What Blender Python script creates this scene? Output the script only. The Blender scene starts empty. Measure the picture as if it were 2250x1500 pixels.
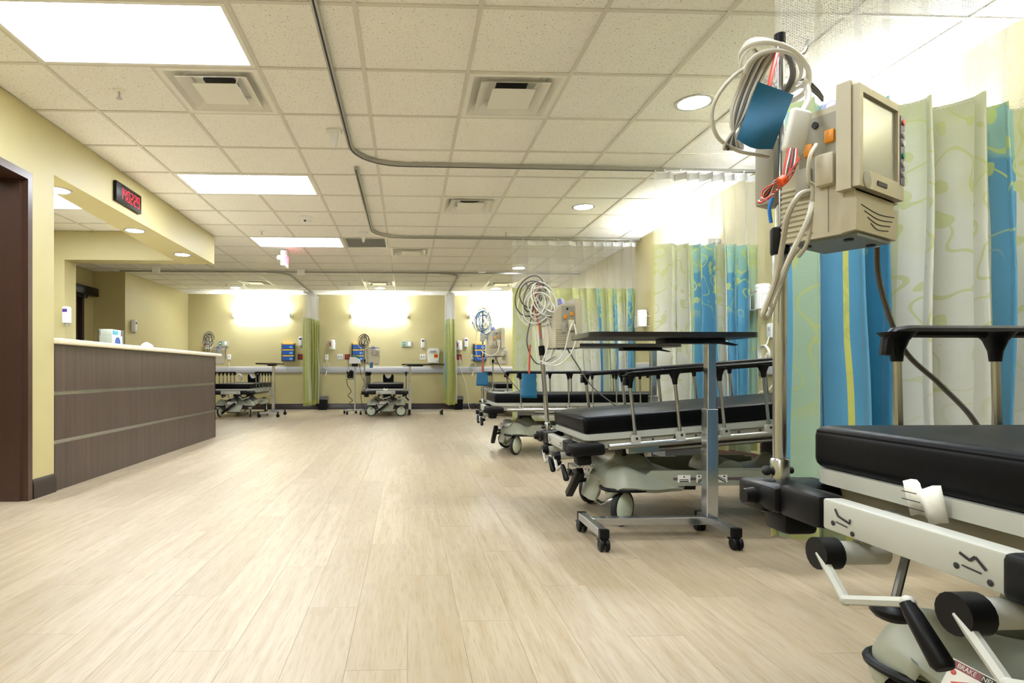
import bpy, bmesh, math, random
from mathutils import Matrix, Vector
random.seed(7)
PI = math.pi
SC = bpy.context.scene
COL = SC.collection

# ------------------------------------------------------------------ camera
CAMH = 0.85
F_PX, CX_PX, CY_PX, YAW = 1284.0, 943.3, 817.0, 0.0375
cd = bpy.data.cameras.new('camera')
cd.sensor_fit = 'HORIZONTAL'; cd.sensor_width = 36.0
cd.lens = F_PX / 2250.0 * 36.0
cd.shift_x = (1125.0 - CX_PX) / 2250.0
cd.shift_y = (CY_PX - 750.0) / 2250.0
cd.clip_start = 0.05; cd.clip_end = 100
cam = bpy.data.objects.new('camera', cd); COL.objects.link(cam)
cam.location = (0, 0, CAMH); cam.rotation_euler = (PI / 2, 0, -YAW)
SC.camera = cam
# ------------------------------------------------------------------ world, exposure, light levels
w = bpy.data.worlds.new('world'); SC.world = w; w.use_nodes = True
w.node_tree.nodes['Background'].inputs[0].default_value = (0.95, 0.97, 1.0, 1)
w.node_tree.nodes['Background'].inputs[1].default_value = 0.05
SC.view_settings.view_transform = 'Standard'
SC.view_settings.look = 'None'
SC.view_settings.gamma = 1.0
SC.view_settings.use_curve_mapping = False
SC.view_settings.exposure = 2.10
TROFFER, DOWN, BEDUP, BEDDOWN = 7.2, 85.0, 60.0, 17.0

# ------------------------------------------------------------------ materials
def lin(c):
    return tuple((v / 12.92 if v <= 0.04045 else ((v + 0.055) / 1.055) ** 2.4) for v in c)
def rgb(r, g, b): return lin((r / 255, g / 255, b / 255))
MATS = {}
def nt(m):
    m.use_nodes = True
    return m.node_tree, m.node_tree.nodes['Principled BSDF']
def N(t, kind, **kw):
    n = t.nodes.new(kind)
    for k, v in kw.items(): setattr(n, k, v)
    return n
def val(t, op, a, b=None, c=None, clamp=False):
    n = N(t, 'ShaderNodeMath', operation=op); n.use_clamp = clamp
    for i, x in enumerate((a, b, c)):
        if x is None: continue
        if isinstance(x, (int, float)): n.inputs[i].default_value = x
        else: t.links.new(x, n.inputs[i])
    return n.outputs[0]
def mix(t, f, a, b):
    n = N(t, 'ShaderNodeMix', data_type='RGBA')
    for s, x in (('Factor', f), ('A', a), ('B', b)):
        i = [q for q in n.inputs if q.name == s and (q.type == 'RGBA' or s == 'Factor' and q.type == 'VALUE')][0]
        if isinstance(x, (int, float)): i.default_value = x
        elif isinstance(x, tuple): i.default_value = (*x[:3], 1)
        else: t.links.new(x, i)
    return [o for o in n.outputs if o.type == 'RGBA'][0]
def noise(t, scale, detail=3, vec=None, rough=0.55):
    n = N(t, 'ShaderNodeTexNoise'); n.inputs['Scale'].default_value = scale
    n.inputs['Detail'].default_value = detail; n.inputs['Roughness'].default_value = rough
    if vec is not None: t.links.new(vec, n.inputs['Vector'])
    return n.outputs['Fac']
def objco(t): return N(t, 'ShaderNodeTexCoord').outputs['Object']
def geopos(t): return N(t, 'ShaderNodeNewGeometry').outputs['Position']
def ramp01(t, x, lo, hi):
    n = N(t, 'ShaderNodeMapRange'); n.clamp = True
    t.links.new(x, n.inputs[0]); n.inputs[1].default_value = lo; n.inputs[2].default_value = hi
    return n.outputs[0]
def bump(t, b, h, strength, dist=0.01):
    n = N(t, 'ShaderNodeBump'); n.inputs['Strength'].default_value = strength; n.inputs['Distance'].default_value = dist
    t.links.new(h, n.inputs['Height']); t.links.new(n.outputs[0], b.inputs['Normal'])
def pm(name, c, rough=0.5, metal=0.0, var=0.06, scale=14.0, bmp=0.0, bscale=120.0, spec=0.5, coat=0.0, trans=0.0, alpha=1.0):
    if name in MATS: return MATS[name]
    m = bpy.data.materials.new(name); t, b = nt(m)
    f = noise(t, scale, 3, objco(t))
    dk = tuple(v * (1 - var) for v in c); lt = tuple(min(1, v * (1 + var)) for v in c)
    t.links.new(mix(t, f, dk, lt), b.inputs['Base Color'])
    b.inputs['Roughness'].default_value = rough; b.inputs['Metallic'].default_value = metal
    b.inputs['Specular IOR Level'].default_value = spec
    b.inputs['Coat Weight'].default_value = coat
    b.inputs['Transmission Weight'].default_value = trans
    b.inputs['Alpha'].default_value = alpha
    if bmp: bump(t, b, noise(t, bscale, 2, objco(t)), bmp, 0.002)
    MATS[name] = m
    return m
def em(name, c, s):
    if name in MATS: return MATS[name]
    m = bpy.data.materials.new(name); t, b = nt(m)
    b.inputs['Base Color'].default_value = (*c, 1)
    b.inputs['Emission Color'].default_value = (*c, 1); b.inputs['Emission Strength'].default_value = s
    MATS[name] = m
    return m

M_WALL = pm('wall_paint', rgb(187, 176, 129), 0.5, var=0.02, scale=3, bmp=0.05, bscale=220)
M_SOFF = M_WALL
M_CHARCOAL = pm('dark_wood_base', rgb(46, 33, 30), 0.35, var=0.15)
M_BROWN = pm('brown_frame', rgb(72, 50, 40), 0.32, var=0.1, scale=4)
M_BAR = pm('grid_white', rgb(214, 210, 200), 0.45, var=0.02)
M_WHITE = pm('white_plastic', rgb(236, 236, 234), 0.4, var=0.02)
M_WHITEM = pm('white_metal', rgb(232, 230, 222), 0.4, var=0.02)
M_ALU = pm('aluminium', rgb(176, 176, 172), 0.32, 1.0, var=0.05)
M_ALUP = pm('aluminium_painted', rgb(176, 176, 172), 0.35, 0.4, var=0.05)
M_CHROME = pm('chrome', rgb(190, 192, 196), 0.16, 0.92, var=0.03)
M_STEEL = pm('stainless', rgb(172, 172, 170), 0.24, 1.0, var=0.05)
M_BLACK = pm('black_plastic', rgb(7, 7, 8), 0.42, spec=0.22, var=0.15)
M_RUBBER = pm('black_rubber', rgb(12, 12, 13), 0.6, var=0.12)
M_VINYL = pm('black_vinyl', rgb(4, 4, 6), 0.42, spec=0.13, var=0.15, bmp=0.12, bscale=60)
M_CREAM = pm('grey_green_shell', rgb(152, 154, 136), 0.4, var=0.04, bmp=0.05, bscale=300)
M_WCOVER = pm('wheel_cover', rgb(190, 196, 172), 0.45, var=0.04)
M_LGREY = pm('light_grey_enamel', rgb(172, 172, 160), 0.4, var=0.03)
M_TAUPE = pm('taupe_enamel', rgb(150, 144, 126), 0.45, var=0.04)
M_BEIGE = pm('beige_plastic', rgb(184, 176, 150), 0.45, var=0.04, bmp=0.04, bscale=400)
M_BEIGED = pm('beige_panel', rgb(150, 146, 130), 0.5, var=0.04)
M_ORANGE = pm('orange', rgb(222, 140, 20), 0.4)
M_SCREEN = pm('screen', rgb(168, 168, 160), 0.2, var=0.03, spec=0.7)
M_LAV = pm('lavender', rgb(130, 132, 182), 0.3, var=0.05)
M_NAVY = pm('navy_strip', rgb(78, 76, 120), 0.4)
M_CUFF = pm('teal_nylon', rgb(12, 92, 128), 0.6, var=0.12, scale=30, bmp=0.2, bscale=50)
M_CABLE = pm('beige_cable', rgb(178, 172, 152), 0.4, var=0.06)
M_CABLEW = pm('white_cable', rgb(216, 214, 204), 0.4, var=0.04)
M_CABLED = pm('dark_cable', rgb(72, 68, 62), 0.45, var=0.06)
M_RED = pm('red_cable', rgb(196, 62, 44), 0.45)
M_REDP = pm('red_plate', rgb(120, 22, 26), 0.4)
M_BLUEC = pm('blue_cable', rgb(20, 110, 190), 0.45)
M_GREEN = pm('green_plate', rgb(10, 128, 84), 0.45)
M_PINK = pm('pink_label', rgb(214, 60, 112), 0.5)
M_PURPLE = pm('purple_label', rgb(70, 50, 130), 0.5)
M_STRIPE = pm('plum_stripe', rgb(92, 78, 84), 0.5)
M_PAPER = pm('paper', rgb(232, 230, 220), 0.8, var=0.03)
M_INK = pm('ink', rgb(30, 28, 30), 0.6)
M_BLUEBOX = pm('blue_box', rgb(22, 84, 170), 0.45, var=0.25, scale=25)
M_YELLOW = pm('yellow_box', rgb(240, 190, 70), 0.5)
M_CLEAR = pm('clear_acrylic', rgb(225, 232, 230), 0.05, trans=0.95, spec=0.5)
M_STONE = pm('solid_surface', rgb(224, 214, 188), 0.35, var=0.18, scale=180)
M_DWOOD = pm('dark_door', rgb(74, 56, 36), 0.45, var=0.25, scale=6)
M_TABLE = pm('table_laminate', rgb(26, 22, 21), 0.3, var=0.12)
M_GREYBLUE = pm('grey_blue_vinyl', rgb(120, 128, 150), 0.35, var=0.1)
M_DUCT = pm('duct_dark', rgb(18, 16, 26), 0.6)
M_LINER = pm('bin_liner', rgb(104, 104, 106), 0.3, var=0.1)
M_TUBSHARP = pm('sharps_white', rgb(240, 238, 230), 0.35, var=0.02)
M_TROFFER = em('troffer_lens', (0.86, 0.92, 1.0), TROFFER)
M_DOWN = em('downlight_lens', (0.86, 0.92, 1.0), DOWN)
M_UP = em('bed_light_top_lens', (0.88, 0.935, 1.0), BEDUP)
M_FRONT = em('bed_light_front_lens', (0.90, 0.94, 1.0), 0.42)
M_DN = em('bed_light_bottom_lens', (0.88, 0.935, 1.0), BEDDOWN)
M_LED = em('clock_led', (1.0, 0.012, 0.03), 0.45)
M_EXITR = em('exit_red', (1.0, 0.05, 0.12), 1.5)

def m_ceiling():
    m = bpy.data.materials.new('acoustic_tile'); t, b = nt(m)
    p = geopos(t)
    mp = N(t, 'ShaderNodeMapping'); t.links.new(p, mp.inputs[0]); mp.inputs['Scale'].default_value = (1, 1, 0)
    v = mp.outputs[0]
    a = noise(t, 105, 2, v, 0.6); c = noise(t, 48, 2, v, 0.5); d = noise(t, 9, 2, v)
    pits = val(t, 'MULTIPLY', ramp01(t, a, 0.60, 0.66), ramp01(t, c, 0.42, 0.58))
    base = mix(t, d, rgb(240, 238, 232), rgb(246, 244, 238))
    t.links.new(mix(t, val(t, 'MULTIPLY', pits, 0.85), base, rgb(120, 112, 98)), b.inputs['Base Color'])
    b.inputs['Roughness'].default_value = 0.85; b.inputs['Specular IOR Level'].default_value = 0.2
    return m
M_TILE = m_ceiling()

PW, PL = 0.178, 1.22        # vinyl plank size
def m_floor():
    m = bpy.data.materials.new('vinyl_plank'); t, b = nt(m)
    p = geopos(t); s = N(t, 'ShaderNodeSeparateXYZ'); t.links.new(p, s.inputs[0])
    col = val(t, 'FLOOR', val(t, 'DIVIDE', s.outputs[0], PW))
    wn = N(t, 'ShaderNodeTexWhiteNoise', noise_dimensions='1D'); t.links.new(col, wn.inputs['W'])
    off = val(t, 'MODULO', val(t, 'MULTIPLY', col, 0.37), 1.0)
    row = val(t, 'FLOOR', val(t, 'ADD', val(t, 'DIVIDE', s.outputs[1], PL), off))
    cb = N(t, 'ShaderNodeCombineXYZ'); t.links.new(col, cb.inputs[0]); t.links.new(row, cb.inputs[1])
    w2 = N(t, 'ShaderNodeTexWhiteNoise', noise_dimensions='2D'); t.links.new(cb.outputs[0], w2.inputs['Vector'])
    rnd = w2.outputs['Value']
    # grain stretched along the plank, shifted per plank
    gx = N(t, 'ShaderNodeCombineXYZ')
    t.links.new(val(t, 'ADD', val(t, 'MULTIPLY', s.outputs[0], 26.0), val(t, 'MULTIPLY', rnd, 40.0)), gx.inputs[0])
    t.links.new(val(t, 'ADD', val(t, 'MULTIPLY', s.outputs[1], 1.6), val(t, 'MULTIPLY', rnd, 17.0)), gx.inputs[1])
    g1 = noise(t, 1.0, 4, gx.outputs[0], 0.6)
    g2 = noise(t, 5.0, 3, gx.outputs[0], 0.6)
    c1 = mix(t, rnd, rgb(152, 138, 115), rgb(168, 154, 131))
    c2 = mix(t, ramp01(t, g1, 0.40, 0.70), c1, rgb(147, 130, 103))
    c3 = mix(t, val(t, 'MULTIPLY', ramp01(t, g2, 0.50, 0.74), 0.5), c2, rgb(128, 108, 80))
    t.links.new(c3, b.inputs['Base Color'])
    t.links.new(val(t, 'ADD', 0.34, val(t, 'MULTIPLY', g2, 0.14)), b.inputs['Roughness'])
    bump(t, b, g2, 0.06, 0.002)
    return m
M_FLOOR = m_floor()

def m_counter():
    m = bpy.data.materials.new('counter_laminate'); t, b = nt(m)
    mp = N(t, 'ShaderNodeMapping'); t.links.new(geopos(t), mp.inputs[0]); mp.inputs['Scale'].default_value = (1, 34, 0.9)
    g = noise(t, 1.0, 4, mp.outputs[0], 0.65)
    mp2 = N(t, 'ShaderNodeMapping'); t.links.new(geopos(t), mp2.inputs[0]); mp2.inputs['Scale'].default_value = (1, 190, 1.5)
    g2 = noise(t, 1.0, 2, mp2.outputs[0])
    c = mix(t, ramp01(t, g, 0.3, 0.7), rgb(58, 46, 41), rgb(88, 72, 63))
    c = mix(t, val(t, 'MULTIPLY', ramp01(t, g2, 0.45, 0.7), 0.5), c, rgb(74, 60, 52))
    t.links.new(c, b.inputs['Base Color']); b.inputs['Roughness'].default_value = 0.4
    return m
M_COUNTER = m_counter()

def m_curtain(name, bands, dense=1.0):
    """bands: (start u in metres, kind) ; kind: w white, b blue, s sage, l lime, y yellow, t teal (also painted fold shade)"""
    m = bpy.data.materials.new(name); t, b = nt(m)
    uv = N(t, 'ShaderNodeUVMap', uv_map='UVMap').outputs[0]; s = N(t, 'ShaderNodeSeparateXYZ'); t.links.new(uv, s.inputs[0])
    u, v = s.outputs[0], s.outputs[1]        # metres of cloth, metres above floor
    ub = N(t, 'ShaderNodeUVMap', uv_map='Band').outputs[0]; sb_ = N(t, 'ShaderNodeSeparateXYZ'); t.links.new(ub, sb_.inputs[0])
    umax = max(x for x, k in bands) + 0.2
    wob = val(t, 'MULTIPLY', val(t, 'SUBTRACT', noise(t, 2.2, 1, uv), 0.5), 0.012)
    cr = N(t, 'ShaderNodeValToRGB'); cr.color_ramp.interpolation = 'CONSTANT'
    t.links.new(val(t, 'DIVIDE', val(t, 'ADD', sb_.outputs[0], wob), umax), cr.inputs[0])
    pal = {'w': rgb(182, 182, 168), 'b': rgb(70, 132, 162), 's': rgb(132, 156, 132), 'l': rgb(146, 150, 78),
           'y': rgb(180, 178, 84), 't': rgb(24, 102, 132), 'v': rgb(166, 170, 142)}
    for i, (x, k) in enumerate(bands):
        e = cr.color_ramp.elements[i] if i < 2 else cr.color_ramp.elements.new(x / umax)
        e.position = x / umax
        e.color = (*pal[k], 1.0)
    base = cr.outputs[0]
    # is the band blue?
    sp = N(t, 'ShaderNodeSeparateColor'); t.links.new(base, sp.inputs[0])
    isb = ramp01(t, val(t, 'SUBTRACT', sp.outputs[2], sp.outputs[0]), 0.1, 0.2)
    lime = rgb(158, 163, 82)
    # leaves: distorted cells, denser towards the top
    dn = N(t, 'ShaderNodeTexNoise'); dn.inputs['Scale'].default_value = 5.0; t.links.new(uv, dn.inputs['Vector'])
    dv = N(t, 'ShaderNodeVectorMath', operation='MULTIPLY_ADD'); t.links.new(dn.outputs['Color'], dv.inputs[0])
    dv.inputs[1].default_value = (0.16, 0.16, 0); t.links.new(uv, dv.inputs[2])
    vo = N(t, 'ShaderNodeTexVoronoi', feature='F1'); vo.inputs['Scale'].default_value = 11.0
    vo.inputs['Randomness'].default_value = 0.9; t.links.new(dv.outputs[0], vo.inputs['Vector'])
    leaf = val(t, 'LESS_THAN', vo.outputs['Distance'], 0.33)
    cell = N(t, 'ShaderNodeSeparateColor'); t.links.new(vo.outputs['Color'], cell.inputs[0])
    hgt = ramp01(t, v, 0.75, 1.95)
    thr = val(t, 'MULTIPLY', hgt, 0.75 * dense)
    leaf = val(t, 'MULTIPLY', leaf, val(t, 'LESS_THAN', cell.outputs[0], thr))
    # tendrils: thin iso lines of a noise
    nz = noise(t, 3.4, 1, uv)
    tend = val(t, 'LESS_THAN', val(t, 'ABSOLUTE', val(t, 'SUBTRACT', val(t, 'FRACT', val(t, 'MULTIPLY', nz, 6.0)), 0.5)), 0.06)
    tend = val(t, 'MULTIPLY', tend, ramp01(t, v, 0.5, 1.0))
    # lime wash at the top of the white, sage wash with a wavy edge at the top of the blue
    wash = val(t, 'MULTIPLY', ramp01(t, val(t, 'ADD', v, val(t, 'MULTIPLY', noise(t, 4, 2, uv), 0.9)), 1.75, 2.35), 0.62 * dense)
    cw = mix(t, wash, base, rgb(158, 162, 100))
    cw = mix(t, val(t, 'MULTIPLY', val(t, 'MAXIMUM', leaf, tend), 0.6), cw, lime)
    sw = ramp01(t, val(t, 'ADD', v, val(t, 'MULTIPLY', noise(t, 3, 1, uv), 0.5)), 1.98, 2.0)
    cbl = mix(t, val(t, 'MULTIPLY', sw, 0.75), base, rgb(136, 172, 150))
    cbl = mix(t, val(t, 'MULTIPLY', val(t, 'MULTIPLY', val(t, 'MAXIMUM', leaf, tend), ramp01(t, v, 1.3, 1.5)), 0.8), cbl, rgb(170, 184, 96))
    fin = mix(t, isb, cw, cbl)
    hem = val(t, 'LESS_THAN', v, 0.235)
    fin = mix(t, val(t, 'MULTIPLY', hem, 0.55), fin, rgb(176, 180, 84))
    t.links.new(fin, b.inputs['Base Color'])
    b.inputs['Roughness'].default_value = 0.55; b.inputs['Sheen Weight'].default_value = 0.2
    wr = N(t, 'ShaderNodeTexNoise'); wr.inputs['Scale'].default_value = 7.0; wr.inputs['Detail'].default_value = 4; t.links.new(uv, wr.inputs['Vector'])
    bump(t, b, wr.outputs['Fac'], 0.35, 0.02)
    return m

def m_net(name, size=0.0108, wid=0.06):
    m = bpy.data.materials.new(name); t, b = nt(m)
    uv = N(t, 'ShaderNodeUVMap', uv_map='UVMap').outputs[0]
    def vm(op, a, bb=None):
        n = N(t, 'ShaderNodeVectorMath', operation=op)
        for i, x in enumerate((a, bb)):
            if x is None: continue
            if isinstance(x, tuple): n.inputs[i].default_value = x
            else: t.links.new(x, n.inputs[i])
        return n
    sw = N(t, 'ShaderNodeSeparateXYZ'); t.links.new(uv, sw.inputs[0])
    cb = N(t, 'ShaderNodeCombineXYZ'); t.links.new(sw.outputs[1], cb.inputs[0]); t.links.new(sw.outputs[0], cb.inputs[1])
    p = vm('MULTIPLY', cb.outputs[0], (1 / size, 1 / size, 0)).outputs[0]
    p = vm('ADD', p, (50.0, 51.96, 0)).outputs[0]
    R, H2 = (1.0, 1.7320508, 1.0), (0.5, 0.8660254, 0.0)
    a = vm('SUBTRACT', vm('MODULO', p, R).outputs[0], H2).outputs[0]
    c = vm('SUBTRACT', vm('MODULO', vm('SUBTRACT', p, H2).outputs[0], R).outputs[0], H2).outputs[0]
    def hd(x):
        ab = vm('ABSOLUTE', x).outputs[0]
        d = vm('DOT_PRODUCT', ab, (0.5, 0.8660254, 0)).outputs['Value']
        sx = N(t, 'ShaderNodeSeparateXYZ'); t.links.new(ab, sx.inputs[0])
        return val(t, 'MAXIMUM', d, sx.outputs[0])
    h = val(t, 'MINIMUM', hd(a), hd(c))
    line = val(t, 'GREATER_THAN', h, 0.5 - wid)
    fuzz = val(t, 'MAXIMUM', line, 0.03)
    top = val(t, 'GREATER_THAN', sw.outputs[1], 2.505)
    t.links.new(val(t, 'MAXIMUM', fuzz, val(t, 'MULTIPLY', top, 0.92)), b.inputs['Alpha'])
    b.inputs['Base Color'].default_value = (*rgb(214, 214, 214), 1)
    b.inputs['Roughness'].default_value = 0.6
    return m

# ------------------------------------------------------------------ mesh builder
class MB:
    def __init__(self): self.bm = bmesh.new()
    def _face(self, vs):
        try: self.bm.faces.new(vs)
        except ValueError: pass
    def box(self, x0, x1, y0, y1, z0, z1, mat=None):
        P = [(x, y, z) for z in (z0, z1) for y in (y0, y1) for x in (x0, x1)]
        if mat: P = [mat @ Vector(p) for p in P]
        v = [self.bm.verts.new(p) for p in P]
        for f in ((0, 2, 3, 1), (4, 5, 7, 6), (0, 1, 5, 4), (2, 6, 7, 3), (0, 4, 6, 2), (1, 3, 7, 5)): self._face([v[i] for i in f])
        return self
    def rbox(self, x0, x1, y0, y1, z0, z1, r, seg=2, mat=None):
        b = bmesh.new(); bmesh.ops.create_cube(b, size=1.0)
        for v in b.verts: v.co = Vector((x0 + (v.co.x + .5) * (x1 - x0), y0 + (v.co.y + .5) * (y1 - y0), z0 + (v.co.z + .5) * (z1 - z0)))
        bmesh.ops.bevel(b, geom=b.edges[:], offset=r, segments=seg, affect='EDGES', profile=0.5)
        return self.merge(b, mat)
    def merge(self, b, mat=None):
        mp = {}
        for v in b.verts: mp[v] = self.bm.verts.new(mat @ v.co if mat else v.co)
        for f in b.faces: self._face([mp[v] for v in f.verts])
        b.free(); return self
    def cyl(self, p0, p1, r0, r1=None, n=12, caps=True):
        p0, p1 = Vector(p0), Vector(p1); r1 = r0 if r1 is None else r1
        d = (p1 - p0).normalized(); a = d.orthogonal().normalized(); b = d.cross(a)
        A, B = [], []
        for i in range(n):
            c = math.cos(2 * PI * i / n) * a + math.sin(2 * PI * i / n) * b
            A.append(self.bm.verts.new(p0 + c * r0)); B.append(self.bm.verts.new(p1 + c * r1))
        for i in range(n): self._face([A[i], A[(i + 1) % n], B[(i + 1) % n], B[i]])
        if caps: self._face(A[::-1]); self._face(B)
        return self
    def tube(self, pts, r, n=8, closed=False, smooth=0):
        P = [Vector(p) for p in pts]
        if smooth: P = crom(P, smooth, closed)
        m = len(P); rings = []; a = None
        for i in range(m):
            if closed: d = P[(i + 1) % m] - P[i - 1]
            else: d = P[min(i + 1, m - 1)] - P[max(i - 1, 0)]
            d = d.normalized() if d.length > 1e-9 else Vector((0, 0, 1))
            if a is None: a = d.orthogonal().normalized()
            a = a - d * a.dot(d)
            a = a.normalized() if a.length > 1e-6 else d.orthogonal().normalized()
            b = d.cross(a)
            rings.append([self.bm.verts.new(P[i] + (math.cos(2 * PI * k / n) * a + math.sin(2 * PI * k / n) * b) * r) for k in range(n)])
        rng = range(m if closed else m - 1)
        for i in rng:
            A, B = rings[i], rings[(i + 1) % m]
            for k in range(n): self._face([A[k], A[(k + 1) % n], B[(k + 1) % n], B[k]])
        if not closed: self._face(rings[0][::-1]); self._face(rings[-1])
        return self
    def ribbon(self, pts, w, h):
        """box section swept along a horizontal path; pts at the section centre"""
        P = [Vector(p) for p in pts]; rings = []
        for i in range(len(P)):
            d = (P[min(i + 1, len(P) - 1)] - P[max(i - 1, 0)]); d.z = 0; d.normalize()
            s = Vector((-d.y, d.x, 0)) * (w / 2); u = Vector((0, 0, h / 2))
            rings.append([self.bm.verts.new(P[i] + q) for q in (s + u, -s + u, -s - u, s - u)])
        for A, B in zip(rings, rings[1:]):
            for k in range(4): self._face([A[k], A[(k + 1) % 4], B[(k + 1) % 4], B[k]])
        self._face(rings[0][::-1]); self._face(rings[-1])
        return self
    def lathe(self, prof, c=(0, 0, 0), axis='z', n=20):
        rings = []
        for r, h in prof:
            R = []
            for i in range(n):
                a = 2 * PI * i / n; p = (r * math.cos(a), r * math.sin(a), h)
                if axis == 'x': p = (p[2], p[0], p[1])
                if axis == 'y': p = (p[1], p[2], p[0])
                R.append(self.bm.verts.new(Vector(p) + Vector(c)))
            rings.append(R)
        for A, B in zip(rings, rings[1:]):
            for i in range(n): self._face([A[i], A[(i + 1) % n], B[(i + 1) % n], B[i]])
        self._face(rings[0][::-1]); self._face(rings[-1])
        return self
    def prism(self, poly, a0, a1, axis='z'):
        def P(p, h):
            return {'z': (p[0], p[1], h), 'y': (p[0], h, p[1]), 'x': (h, p[0], p[1])}[axis]
        A = [self.bm.verts.new(P(p, a0)) for p in poly]; B = [self.bm.verts.new(P(p, a1)) for p in poly]
        n = len(poly)
        for i in range(n): self._face([A[i], A[(i + 1) % n], B[(i + 1) % n], B[i]])
        self._face(A[::-1]); self._face(B)
        return self
    def ball(self, c, rx, ry=None, rz=None, n=12):
        b = bmesh.new(); bmesh.ops.create_uvsphere(b, u_segments=n, v_segments=max(6, n // 2), radius=1)
        ry = rx if ry is None else ry; rz = rx if rz is None else rz
        return self.merge(b, Matrix.Translation(c) @ Matrix.Diagonal((rx, ry, rz, 1)))
    def xf(self, m):
        bmesh.ops.transform(self.bm, matrix=m, verts=self.bm.verts); return self
    def bevel(self, r, seg=2, ang=0.6):
        es = [e for e in self.bm.edges if len(e.link_faces) == 2 and e.calc_face_angle(0) > ang]
        bmesh.ops.bevel(self.bm, geom=es, offset=r, segments=seg, affect='EDGES', profile=0.5)
        return self
    def mesh(self, name, mat, ang=35):
        bmesh.ops.recalc_face_normals(self.bm, faces=self.bm.faces)
        me = bpy.data.meshes.new(name); self.bm.to_mesh(me); self.bm.free()
        me.polygons.foreach_set('use_smooth', [True] * len(me.polygons))
        me.set_sharp_from_angle(angle=math.radians(ang))
        if mat: me.materials.append(mat)
        return me
def crom(P, k, closed=False):
    out = []; n = len(P)
    for i in range(n if closed else n - 1):
        if closed: a, b, c, d = P[i - 1], P[i], P[(i + 1) % n], P[(i + 2) % n]
        else: a, b, c, d = P[max(i - 1, 0)], P[i], P[i + 1], P[min(i + 2, n - 1)]
        for j in range(k):
            t = j / k
            out.append(0.5 * ((2 * b) + (c - a) * t + (2 * a - 5 * b + 4 * c - d) * t * t + (3 * b - a - 3 * c + d) * t ** 3))
    if not closed: out.append(P[-1])
    return out

def put(name, me, parent=None, loc=(0, 0, 0), rot=(0, 0, 0), mat4=None, kind=None):
    o = bpy.data.objects.new(name, me); COL.objects.link(o)
    if parent is not None: o.parent = parent
    if mat4 is not None: o.matrix_basis = mat4
    else: o.location = loc; o.rotation_euler = rot
    if kind: o['kind'] = kind
    return o
def obj(name, mb, mat, parent=None, loc=(0, 0, 0), rot=(0, 0, 0), ang=35, kind=None):
    return put(name, mb.mesh(name, mat, ang), parent, loc, rot, kind=kind)
def tag(o, label, cat, group=None):
    o['label'] = label; o['category'] = cat
    if group: o['group'] = group
    return o
def thing(name, label, cat, loc=(0, 0, 0), rotz=0.0, group=None):
    o = bpy.data.objects.new(name, None); COL.objects.link(o)
    o.location = loc; o.rotation_euler = (0, 0, rotz); o.empty_display_size = 0.1
    return tag(o, label, cat, group)
def struct(name, mb, mat, ang=35): return obj(name, mb, mat, ang=ang, kind='structure')
def copy_tree(o, loc, rotz, label=None, group=None):
    r = o.copy(); COL.objects.link(r); r.location = loc; r.rotation_euler = (0, 0, rotz)
    if label: r['label'] = label
    if group: r['group'] = group
    for ch in list(o.children):
        c = ch.copy(); COL.objects.link(c); c.parent = r
        for g in list(ch.children):
            d = g.copy(); COL.objects.link(d); d.parent = c
    return r
TXT = {}
def text_mesh(body, size, mat, depth=0.0004, align='CENTER'):
    key = (body, size, mat.name)
    if key in TXT: return TXT[key]
    cu = bpy.data.curves.new('text', 'FONT'); cu.body = body; cu.size = size; cu.extrude = depth
    cu.align_x = align; cu.align_y = 'CENTER'; cu.resolution_u = 3
    o = bpy.data.objects.new('text', cu); COL.objects.link(o)
    bpy.context.view_layer.update()
    me = bpy.data.meshes.new_from_object(o.evaluated_get(bpy.context.evaluated_depsgraph_get()))
    bpy.data.objects.remove(o); me.materials.clear(); me.materials.append(mat); me.name = 'lettering'
    TXT[key] = me
    return me

# ------------------------------------------------------------------ setting
ZC = 2.61; XR = 3.07; XL = -2.51; YB = 13.4; XA = -4.95; XF = -5.5; YN = -3.0
T = 0.6096; GX0 = -0.254; GY0 = 2.81

# floor: slab plus individual planks where the photo shows them
NEARY = 6.0
fl = MB(); fl.box(XF - 0.2, XR + 0.2, YN, YB + 0.2, -0.12, -0.003)
FLOOR = struct('floor', fl, M_FLOOR)
planks = []
c0, c1 = int(math.floor(-2.7 / PW)), int(math.ceil(XR / PW))
def frac(x): return x - math.floor(x)
for ci in range(c0, c1):
    off = math.fmod(ci * 0.37, 1.0)
    r = math.floor(0.0 / PL + off)
    while True:
        y0 = (r - off) * PL; r += 1
        if y0 > YB: break
        x0, x1 = ci * PW, (ci + 1) * PW
        if y0 + PL < 1.5: continue
        planks.append((x0, y0))
def vis(x, y):
    d = y; u = CX_PX + F_PX * (x - 0.0375 * y) / max(d, 0.1)
    return -150 < u < 2400
plank_me = MB().box(0.0004, PW - 0.0004, 0.0005, PL - 0.0005, -0.003, 0.0).mesh('plank', M_FLOOR)
sel = [p for p in planks if vis(p[0], max(p[1], .8)) or vis(p[0], p[1] + PL)]
sel.sort(key=lambda p: p[1])
near = set(sel[:296])
rest = MB()
for ci in range(int(math.floor((XF) / PW)), c1 + 1):
    off = math.fmod(ci * 0.37, 1.0)
    r = math.floor(YN / PL + off)
    while True:
        y0 = (r - off) * PL; r += 1
        if y0 > YB: break
        x0 = ci * PW
        if (x0, y0) in near: continue
        if x0 > XR: continue
        rest.box(x0 + .0004, x0 + PW - .0004, max(y0, YN) + .0005, min(y0 + PL, YB) - .0005, -0.003, 0.0)
o = obj('plank_field', rest, M_FLOOR, FLOOR, kind='stuff')
for x0, y0 in near: put('plank', plank_me, FLOOR, (x0, y0, 0))

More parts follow.
